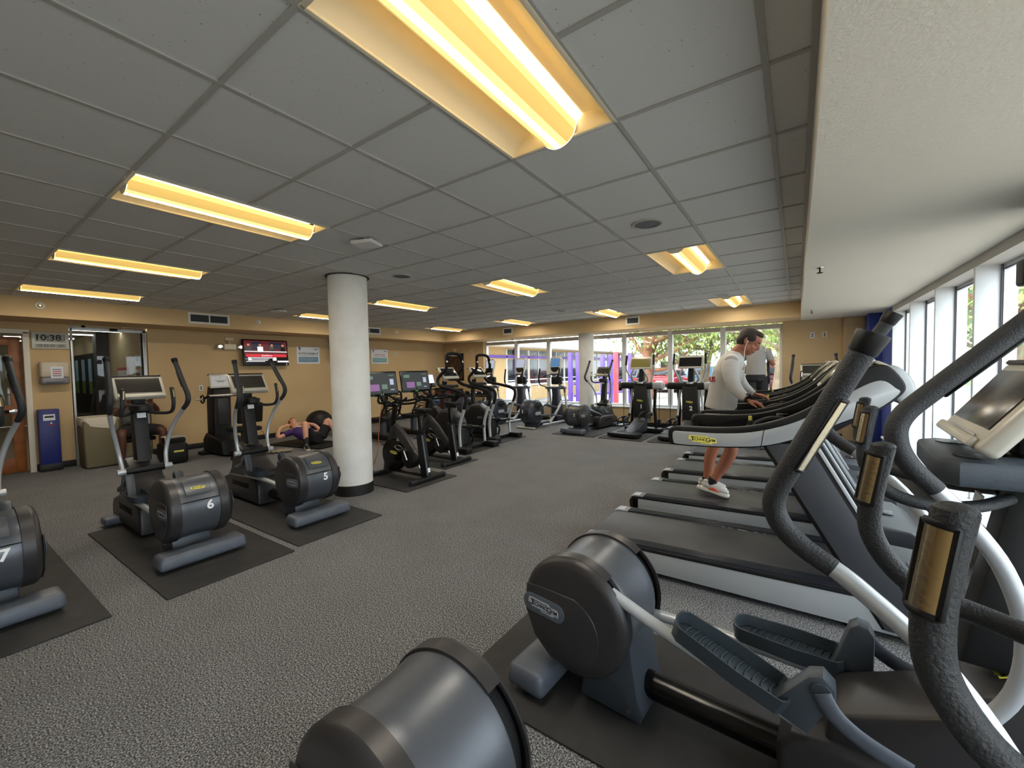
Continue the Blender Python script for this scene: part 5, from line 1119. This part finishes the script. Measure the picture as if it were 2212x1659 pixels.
# parked cars
mat('tyre', (28,28,29), .8); mat('tail_red', (196,40,36), .3); mat('car_red', (196,40,50), .25, coat=.6); mat('car_dark', (48,52,58), .25, coat=.6); mat('car_white', (222,224,226), .25, coat=.6); mat('car_maroon', (112,30,44), .3, coat=.5); mat('car_blue', (92,132,168), .25, coat=.6)
def car(label, loc, rz, paint, suv=0.):
    t = thing('car', label, 'car', loc, rz, 'cars parked outside'); L, W, H = 4.3, 1.76, 1.45+suv
    b = MB(); b.prism([(-2.1,.32),(-2.15,.7),(-2.05,.92),(-.9,.98),(1.0,1.0),(1.95,.86),(2.15,.66),(2.12,.3)],-W/2,W/2,paint,bev=.07,seg=3); o = b.obj('body', t)
    b = MB(); b.prism([(-1.9-suv*.2,.95),(-1.45-suv*.4,H),(.1,H),(.95,.98)],-W/2+.12,W/2-.12,paint,bev=.08,seg=3); b.obj('cabin', t)
    b = MB(); b.prism([(-1.72,1.02),(-1.4,H-.1),(.05,H-.1),(.75,1.02)],-W/2+.105,W/2-.105,'glass_dark',bev=.03); b.obj('side_window', t)
    b = MB(); b.box((-1.72-suv*.3,0,1.2+suv*.4),(.05,W*.66,.36),'glass_dark',rot=(0,R(42),0),bev=.02); b.obj('rear_window', t)
    for x in (-1.3,1.32):
        for s in (-1,1):
            b = MB(); b.cyl((x,s*(W/2-.2),.32),(x,s*(W/2-.0),.32),.32,'tyre',n=24,bev=.03); b.cyl((x,s*(W/2-.02),.32),(x,s*(W/2+.008),.32),.19,'silver_paint',n=18); b.obj('wheel', t)
    for s in (-1,1):
        b = MB(); b.box((-2.1,s*.66,.82),(.1,.3,.16),'tail_red',bev=.03); b.obj('tail_light', t)
    b = MB(); b.box((-2.16,0,.45),(.06,1.4,.16),'black_matte',bev=.02); b.box((-2.165,0,.66),(.02,.42,.12),'paper_white'); b.obj('bumper', t)
car('dark car parked left of the red one', (-8.6,27.5,-.105), R(80), 'car_dark', .15); car('red car parked outside the far windows', (-6.6,27.8,-.105), R(82), 'car_red'); car('pale blue car parked right of the red one', (-4.6,28.2,-.105), R(84), 'car_blue', .12)
car('white car parked behind the second cross trainer', (-2.6,28.4,-.105), R(86), 'car_white', .1); car('maroon car at the right end of the far windows', (-.9,24.5,-.105), R(96), 'car_maroon', .25); car('white car parked far across the street', (-9.5,37.5,-.105), R(175), 'car_white'); car('silver dark car parked far across the street, behind the red one', (-4.6,37.8,-.105), R(176), 'car_dark')
# low lamp and bollards by the side street
t = thing('street_lamp', 'white globe street lamp outside the window bays', 'street lamp', (4.6,20.0,-.1))
b = MB(); b.cyl((0,0,0),(0,0,1.7),.05,'trim_white',n=12); b.obj('pole', t)
b = MB(); b.ell((0,0,1.85),(.17,.17,.19),'trim_white'); b.obj('globe', t)
# ---------------------------------------------------------------- small fittings
def at(o, x, y, z, rz=0):
    o.location = (x,y,z); o.rotation_euler = (0,0,rz); return o
FX = R(90)     # turns a fitting built facing -y so that it faces +x (on the left wall)
t = thing('wall_clock', 'digital clock reading 10:38 on the pillar by the doorway', 'clock', (XL,1.215,2.14), FX)
b = MB(); b.box((0,-.018,0),(.42,.036,.28),'bezel',bev=.008); b.obj('case', t)
mat('lcd', (150,150,138), .4)
b = MB(); b.box((0,-.0365,.04),(.34,.003,.135),'lcd'); b.box((0,-.0365,-.085),(.34,.003,.06),'lcd')
F = lambda x,z: frame((x,-.039,z),(1,0,0),(0,0,1))
b.text('10:38', .135, 'label_black', F(-.03,.042), .0006, .003); b.text('37', .06, 'label_black', F(.138,.015), .0005); b.text('12 22 21', .055, 'label_black', F(-.05,-.085), .0005); b.text('69', .055, 'label_black', F(.115,-.085), .0005); b.obj('display', t)
mat('dispenser_clear', (196,182,160), .25); mat('dispenser_smoke', (120,118,122), .25)
t = thing('towel_dispenser', 'paper towel dispenser with a taped notice, under the digital clock', 'dispenser', (XL,1.225,1.60), FX)
b = MB(); b.box((0,-.10,.06),(.33,.20,.26),'dispenser_clear',bev=.03,seg=3); b.obj('cover', t)
b = MB(); b.box((0,-.10,-.125),(.33,.20,.12),'dispenser_smoke',bev=.03,seg=3); b.box((0,-.19,-.15),(.2,.03,.03),'foot_grey',bev=.006); b.obj('tray', t)
b = MB(); b.box((.02,-.2015,.01),(.14,.003,.19),'paper_white')
for k in range(4): b.box((.02,-.2035,.06-.035*k),(.1,.001,.014),'red_print' if k in (1,2) else 'foot_grey')
b.obj('notice', t)
mat('bin_blue', (26,34,110), .4)
t = thing('wipe_stand', 'tall dark blue wipe stand with a white label by the doorway', 'wipe stand', (XL+.13,1.125,0), FX)
b = MB(); b.box((0,0,.505),(.23,.2,1.01),'bin_blue',bev=.008); b.box((0,0,.06),(.25,.21,.12),'base_black',bev=.01); b.obj('case', t)
b = MB(); b.box((0,-.101,.88),(.13,.003,.1),'paper_white'); b.box((0,-.1035,.89),(.1,.001,.03),'label_black'); b.obj('label', t)
b = MB(); b.box((.02,-.101,.76),(.07,.003,.012),'red_print'); b.cyl((.02,-.101,.785),(.02,-.103,.785),.012,'paper_white',n=12); b.obj('emblem', t)
mat('hamper', (112,104,80), .8, bump=(40,.2)); mat('linen', (206,196,178), .85, bump=(18,.6))
t = thing('laundry_hamper', 'grey laundry hamper with a white liner hanging over its rim', 'hamper', (-9.82,1.66,0))
b = MB(); b.box((0,0,.41),(.5,.42,.80),'hamper',bev=.03,seg=3,taper=(1.06,1.06)); b.obj('bin', t)
b = MB(); n = 40; g = bmesh.new(); rg = []
for k in range(n):
    a = 2*pi*k/n; ex = lambda v,w: math.copysign(abs(v)**.45,v)*w
    rg.append([g.verts.new((ex(cos(a),.27),ex(sin(a),.23),.80-.11-.03*sin(a*5)-.02*cos(a*3))),g.verts.new((ex(cos(a),.285+.006*sin(7*a)),ex(sin(a),.245),.80)),g.verts.new((ex(cos(a),.27),ex(sin(a),.23),.85)),g.verts.new((ex(cos(a),.22),ex(sin(a),.18),.83))])
for k in range(n):
    A, B = rg[k], rg[(k+1)%n]
    for q in range(3): g.faces.new((A[q],B[q],B[q+1],A[q+1]))
g.faces.new([r_[3] for r_ in rg]); bmesh.ops.recalc_face_normals(g,faces=g.faces[:]); b._add(g,'linen'); b.obj('liner', t)
# bench and towel near the seated person
t = thing('exercise_bench', 'low black exercise bench under the seated person', 'bench', (-9.72,2.15,0))
b = MB(); b.box((0,0,.40),(.34,.42,.07),'black_matte',bev=.025,seg=3); b.obj('seat', t)
b = MB(); b.box((0,0,.2),(.1,.1,.36),'black_plastic',bev=.01); b.box((.0,0,.03),(.5,.08,.05),'black_plastic',bev=.01); b.box((-.2,0,.03),(.08,.44,.05),'black_plastic',bev=.01); b.box((.22,0,.03),(.08,.44,.05),'black_plastic',bev=.01); b.obj('frame', t)
t = thing('weight_machine', 'low black weight machine with a yellow label, right of the seated person', 'exercise machine', (-8.95,2.42,0))
b = MB(); b.box((0,0,.18),(.42,.34,.34),'black_plastic',bev=.04,seg=3); b.box((0,.02,.40),(.34,.26,.09),'black_matte',bev=.03,seg=3); b.obj('body', t)
b = MB(); b.box((.212,.03,.22),(.004,.14,.03),'yellow'); b.obj('label', t)
b = MB(); g = bmesh.new(); rr = random.Random(4)
gr = [[g.verts.new((-.16+.32*i/8,-.15+.3*j/8,.452+.012*sin(i*1.7+j)+.01*rr.random()-(.20*max(0,(i-6)/2)) )) for j in range(9)] for i in range(9)]
for i in range(8):
    for j in range(8): g.faces.new((gr[i][j],gr[i+1][j],gr[i+1][j+1],gr[i][j+1]))
bmesh.ops.solidify(g, geom=g.faces[:], thickness=-.012); b._add(g,'linen'); o = b.obj('towel'); at(o,-8.93,2.44,0); tag(o,'white towel draped on the low weight machine','towel')
# televisions
mat('tv_dark', (26,22,26), .2); emission('tv_red', (190,34,50), .9); emission('tv_white', (228,228,232), .9); emission('tv_maroon', (84,26,34), .8); emission('tv_skin', (190,130,100), .7); emission('tv_navy', (30,32,52), .7)
def tv(label, y, W, H, z, content):
    t = thing('television', label, 'television', (XL+.09,y,z), FX)
    M = MX.Rotation(R(-6),4,'X')
    b = MB(); b.box((0,-.02,0),(W,.06,H),'black_gloss',bev=.012); b.xf(M); o = b.obj('case', t)
    b = MB(); b.box((0,.048,0),(.3,.075,.26),'black_matte',bev=.01); b.obj('wall_bracket', t)
    b = MB(); S_ = lambda x,z,w,h,m,e=0: b.box((x*W,-.0515-e,z*H),(w*W,.002,h*H),m)
    S_(0,.015,.94,.88,'tv_dark')
    if content:
        S_(0,.21,.94,.48,'tv_maroon',.001); S_(-.2,.26,.2,.3,'tv_navy',.002); S_(.22,.28,.3,.26,'tv_navy',.002)
        for x,w,m in ((-.38,.11,'foot_grey'),(-.13,.12,'tv_white'),(.13,.1,'tv_dark'),(.38,.1,'tv_dark')):
            S_(x,.13,w,.2,m,.003); b.cyl((x*W,-.056,.29*H),(x*W,-.058,.29*H),.028,'tv_skin',n=14)
        S_(0,.005,.94,.10,'tv_white',.004); S_(0,-.02,.94,.09,'tv_maroon',.0045); S_(0,-.115,.9,.1,'tv_red',.005)
        b.text('StateFarm', .055, 'tv_white', frame((.0,-.060,-.115*H),(1,0,0),(0,0,1)), .0005)
        S_(-.1,-.245,.62,.12,'tv_white',.005); S_(-.1,-.225,.5,.03,'tv_navy',.006); S_(-.1,-.268,.46,.03,'tv_navy',.006); S_(-.43,-.245,.07,.05,'sky_blue',.006); S_(.36,-.34,.26,.06,'tv_white',.005); S_(-.25,-.34,.4,.02,'tv_white',.005)
    b.xf(M); b.obj('screen', o)
    if content:
        b = MB(); b.text('3', .06, 'white_sticker', frame((.44*W,-.054,-.455*H),(1,0,0),(0,0,1)), .001, .003); b.xf(M); b.obj('number_sticker', o)
tv('wall television showing a sports show with a red desk', 4.53, .98, .60, 2.0, True); tv('dark wall television half hidden behind the thick column', 6.64, .98, .60, 2.12, False)
# posters
mat('poster_blue', (104,150,176), .6, var=(6,(84,128,156),.3,.7)); mat('poster_teal', (110,160,164), .6); mat('poster_orange', (196,78,60), .6)
def poster(label, y, z, title, ink, blk):
    t = thing('poster', label, 'poster', (XL+.004,y,z), FX)
    b = MB(); b.box((0,-.004,0),(.59,.008,.42),'paper_white'); b.obj('sheet', t)
    b = MB(); f = lambda x,z_: frame((x,-.0085,z_),(1,0,0),(0,0,1)); b.text('Y', .10, 'foot_grey', f(-.22,.15), .0004, .006); b.prism([(.0,0),(.03,.02),(.0,.04)],0,.001,ink,axis='z',M=f(-.235,.17)); b.text(title, .062, ink, f(0,.045), .0004, .0012, ax='CENTER')
    b.box((.0,-.009,.0),(.46,.001,.008),'foot_grey'); b.box((.2,-.009,.155),(.1,.001,.02),'foot_grey'); b.obj('lettering', t)
    b = MB(); b.box((0,-.0095,-.105),(.5,.003,.13),blk,bev=.001)
    for k in range(3): b.box((0,-.0115,-.07-.03*k),(.44,.001,.005),'paper_white')
    b.obj('text_block', t)
poster('white poster headed ACTIVE WARM-UP beside the television', 5.59, 1.965, 'ACTIVE WARM-UP', 'label_black', 'poster_blue'); poster('white poster headed STRETCHING right of the thick column', 7.76, 1.965, 'STRETCHING', 'poster_orange', 'poster_teal')
# emergency lights
def emergency(label, x, y, z, rz):
    t = thing('emergency_light', label, 'emergency light', (x,y,z), rz, 'twin emergency lights')
    b = MB(); b.box((0,-.05,0),(.24,.1,.12),'cream_plastic',bev=.015); b.box((0,-.03,.17),(.16,.06,.06),'cream_plastic',bev=.01); b.cyl((0,-.03,.06),(0,-.03,.15),.02,'cream_plastic',n=12); b.obj('housing', t)
    for s in (-1,1):
        b = MB(); b.box((s*.19,-.06,0),(.11,.1,.1),'chrome',bev=.02); b.cyl((s*.2,-.11,0),(s*.2,-.118,0),.036,'tv_white',n=18); b.obj('lamp_head', t)
emergency('twin headed emergency light beside the television', XL, 3.82, 2.12, FX); emergency('twin headed emergency light in the far corner by the far windows', -9.62, YF, 2.05, 0)
# grilles, sprinklers, speakers
def grille(label, x, y, z, w, h, rz, bars):
    t = thing('air_vent', label, 'air vent', (x,y,z), rz, 'air vents in the soffits')
    b = MB()
    for s in (-1,1): b.box((s*(w/2-.02),-.006,0),(.04,.012,h),'vent_white',bev=.003); b.box((0,-.006,s*(h/2-.02)),(w-.08,.012,.04),'vent_white',bev=.003)
    if bars > 1: b.box((0,-.006,0),(.02,.012,h-.08),'vent_white')
    b.obj('frame', t)
    b = MB(); b.box((0,-.001,0),(w-.08,.004,h-.08),'vent_dark')
    n = 9
    for k in range(n): b.box((0,-.005,-(h-.09)/2+(h-.09)*(k+.5)/n),(w-.09,.006,.004),'foot_grey',rot=(R(35),0,0))
    b.obj('louvre', t)
grille('wide double air vent above the television wall', SXL, 3.16, 2.59, .68, .21, FX, 2); grille('double air vent half hidden behind the thick column', SXL, 6.74, 2.605, .70, .19, FX, 2)
grille('small air vent above the left part of the far windows', -6.77, SYF, 2.605, .34, .2, 0, 1); grille('small air vent above the middle of the far windows', -3.17, SYF, 2.61, .34, .2, 0, 1)
for k,(y,z) in enumerate(((1.02,2.60),(4.03,2.60),(7.62,2.62))):
    t = thing('sprinkler', ['round white sprinkler on the left soffit above the clock','round white sprinkler on the left soffit above the television','round white sprinkler on the left soffit right of the thick column'][k], 'sprinkler', (SXL,y,z), FX, 'side wall sprinklers')
    b = MB(); b.lathe([(.052,0),(.048,-.012),(.03,-.016),(.026,-.004)],'trim_white',axis='y',n=24); b.obj('cover_ring', t)
    b = MB(); b.cyl((0,0,0),(0,-.035,0),.012,'brushed',n=12); b.box((0,-.036,.008),(.03,.01,.006),'brushed'); b.obj('nozzle', t)
for k,(x,y) in enumerate(((.17,4.8),(.2,8.58),(-3.18,9.95),(-6.9,9.95))):
    t = thing('sprinkler', ['hanging sprinkler under the window soffit, nearer the viewer','hanging sprinkler under the window soffit, nearer the far wall','hanging sprinkler above the middle far windows','hanging sprinkler above the left far windows'][k], 'sprinkler', (x,y,ZS), 0, 'hanging sprinklers')
    b = MB(); b.lathe([(.03,0),(.026,-.006),(.012,-.008)],'chrome',n=18); b.obj('cover_ring', t)
    b = MB(); b.cyl((0,0,0),(0,0,-.045),.007,'black_plastic',n=10); b.cyl((0,0,-.045),(0,0,-.05),.024,'black_plastic',n=12); b.obj('nozzle', t)
for k,(x,y) in enumerate(((-1.03,3.49),(-1.04,7.76),(-4.08,3.47),(-4.03,7.64))):
    t = thing('ceiling_speaker', ['round ceiling speaker in front of the lit light beside the window soffit','round ceiling speaker close to the far right light','round ceiling speaker just right of the thick column','small looking round ceiling speaker toward the far windows'][k], 'speaker', (x,y,ZC), 0, 'round ceiling speakers')
    b = MB(); b.lathe([(.125,0),(.122,-.01),(.105,-.012),(.102,-.004)],'grid_metal',n=40); b.obj('rim', t)
    b = MB(); b.cyl((0,0,-.002),(0,0,-.007),.104,'foot_grey',n=36); b.obj('grille', t)
for k,(x,y) in enumerate(((-3.2,2.33),(-7.96,3.83))):
    t = thing('wireless_access_point', ['white wireless box on the ceiling in front of the thick column','small white wireless box on the ceiling near the left wall'][k], 'wireless box', (x,y,ZC), R(20), 'wireless boxes')
    b = MB(); b.box((0,0,-.035),(.22,.19,.035),'trim_white',bev=.014,seg=3); b.obj('shell', t)
    b = MB(); b.box((0,0,-.012),(.12,.1,.024),'black_plastic'); b.obj('mount', t)
for k,(x,y,z,rz,lab) in enumerate(((.26,YF-.0,2.11,0,'left white wall plate high on the far right wall'),(.46,YF,2.11,0,'right cream wall plate high on the far right wall'),(XL,3.28,1.25,FX,'white outlet plate on the left wall above the arm crank machine'),(XL,8.35,2.05,FX,'white wall plate right of the STRETCHING poster'),(-8.9,YF,2.1,0,'pale wall plate left of the far windows'))):
    b = MB(); b.box((0,-.004,0),(.075,.008,.115),'trim_white' if k != 1 else 'cream_plastic',bev=.003); b.box((0,-.009,.02),(.03,.004,.03),'foot_grey',bev=.001); b.box((0,-.009,-.02),(.03,.004,.03),'foot_grey',bev=.001); o = b.obj('wall_plate'); at(o,x,y,z,rz); tag(o,lab,'wall plate','wall plates')
# far left corner: framed picture, cabinet, dumbbell rack
mat('photo_brown', (96,62,44), .5, var=(7,(40,28,24),.3,.65)); mat('maroon', (92,26,30), .5)
t = thing('framed_picture', 'dark framed sports photograph in the far left corner', 'picture', (-9.62,YF-.004,1.62), 0)
b = MB(); b.box((0,-.012,0),(.72,.024,.92),'black_matte',bev=.006); b.obj('frame', t)
b = MB(); b.box((0,-.026,0),(.62,.004,.82),'photo_brown'); b.obj('photo', t)
t = thing('equipment_cabinet', 'low black and maroon cabinet in the far left corner', 'cabinet', (-9.55,10.0,0))
b = MB(); b.box((0,0,.45),(.8,.55,.9),'black_matte',bev=.02); b.obj('body', t)
b = MB(); b.box((0,-.282,.5),(.7,.02,.7),'maroon',bev=.006); b.obj('door', t)
t = thing('dumbbell_rack', 'black dumbbell rack at the left end of the far windows', 'rack', (-8.35,9.98,0))
b = MB()
for z in (.35,.72): b.box((0,0,z),(1.3,.34,.03),'black_plastic',bev=.008,rot=(R(14),0,0))
b.obj('shelf', t)
for s in (-1,1):
    b = MB(); b.box((s*.63,0,.4),(.05,.3,.8),'black_plastic',bev=.01); b.obj('side_frame', t)
for r_,z in enumerate((.415,.785)):
    for k in range(5):
        d = thing('dumbbell', 'black dumbbell on the rack by the far windows', 'dumbbell', (-8.83+k*.24,9.97,z+.005), R(90), 'dumbbells on the rack')
        b = MB(); b.cyl((-.07,0,0),(.07,0,0),.014,'chrome',n=10); b.obj('handle', d)
        for s in (-1,1):
            b = MB(); b.cyl((s*.06,0,0),(s*.13,0,0),.05,'black_matte',n=6,bev=.006); b.obj('weight_head', d)
# balls, mat, towel, cords
b = MB(); b.ell((0,0,.31),(.31,.31,.31),'black_plastic',n=40); b.cyl((0,-.26,.14),(0,-.275,.13),.02,'black_gloss',n=12); o = b.obj('exercise_ball'); at(o,-9.42,5.38,0); tag(o,'large black exercise ball by the left wall behind the lying man','exercise ball')
t = thing('ball_stand', 'small black stand holding the blue medicine ball', 'stand', (-8.35,8.15,0))
b = MB(); b.cyl((0,0,0),(0,0,.03),.2,'black_plastic',n=24); b.cyl((0,0,.03),(0,0,.5),.03,'black_plastic',n=12); b.lathe([(.09,.5),(.12,.53),(.115,.55),(.08,.52)],'black_plastic',n=24); b.obj('pole', t)
mat('ball_blue', (44,74,110), .45); b = MB(); b.ell((0,0,0),(.15,.15,.15),'ball_blue',n=28); b.lathe([(.1505,-.012),(.152,0),(.1505,.012)],'black_matte',n=28); o = b.obj('medicine_ball'); at(o,-8.35,8.15,.652); tag(o,'blue medicine ball behind the bikes','medicine ball')
b = MB(); b.box((0,0,.012),(1.5,.75,.024),'black_matte',bev=.008); o = b.obj('exercise_mat'); at(o,-8.55,4.62,0,R(12)); tag(o,'black exercise mat under the lying man','exercise mat')
b = MB(); g = bmesh.new(); rr = random.Random(9)
gr = [[g.verts.new((-.22+.44*i/9,-.14+.28*j/7,.016+.02*abs(sin(i*1.3+j*.8))+.012*rr.random())) for j in range(8)] for i in range(10)]
for i in range(9):
    for j in range(7): g.faces.new((gr[i][j],gr[i+1][j],gr[i+1][j+1],gr[i][j+1]))
bmesh.ops.solidify(g, geom=g.faces[:], thickness=.012); b._add(g,'linen'); o = b.obj('towel'); at(o,-8.22,3.86,.0,R(55)); tag(o,'crumpled white towel on the carpet by the lying man','towel')
b = MB(); b.tube([(-5.15,3.96,1.12),(-5.22,3.92,.7),(-5.18,3.85,.3),(-5.22,3.7,.03),(-5.3,3.5,.012),(-5.1,3.35,.012)],.006,'rust',n=6); o = b.obj('power_cord'); tag(o,'brown power cord hanging from the first large-screen bike','cord')
# ---------------------------------------------------------------- light of the place
w = bpy.data.worlds.new('sky'); S.world = w; w.use_nodes = True; nt = w.node_tree
bg = nt.nodes['Background']; bg.inputs['Color'].default_value = (.86,.93,1.0,1); bg.inputs['Strength'].default_value = 6.2
sd = bpy.data.lights.new('sun','SUN'); so = bpy.data.objects.new('sun', sd); C.objects.link(so)
sd.energy = 2.6; sd.angle = R(.6); sd.color = (1,.95,.86); so.rotation_euler = V((.28,.62,-.74)).to_track_quat('-Z','Y').to_euler()
S.view_settings.view_transform = 'Standard'; S.view_settings.look = 'None'; S.view_settings.exposure = 0.1; S.view_settings.gamma = 1
S.view_settings.use_curve_mapping = False
cy = S.cycles
cy.max_bounces = 7; cy.diffuse_bounces = 4; cy.glossy_bounces = 3; cy.transmission_bounces = 4; cy.transparent_max_bounces = 10
cy.sample_clamp_indirect = 6; cy.use_denoising = True; cy.caustics_reflective = False; cy.caustics_refractive = False
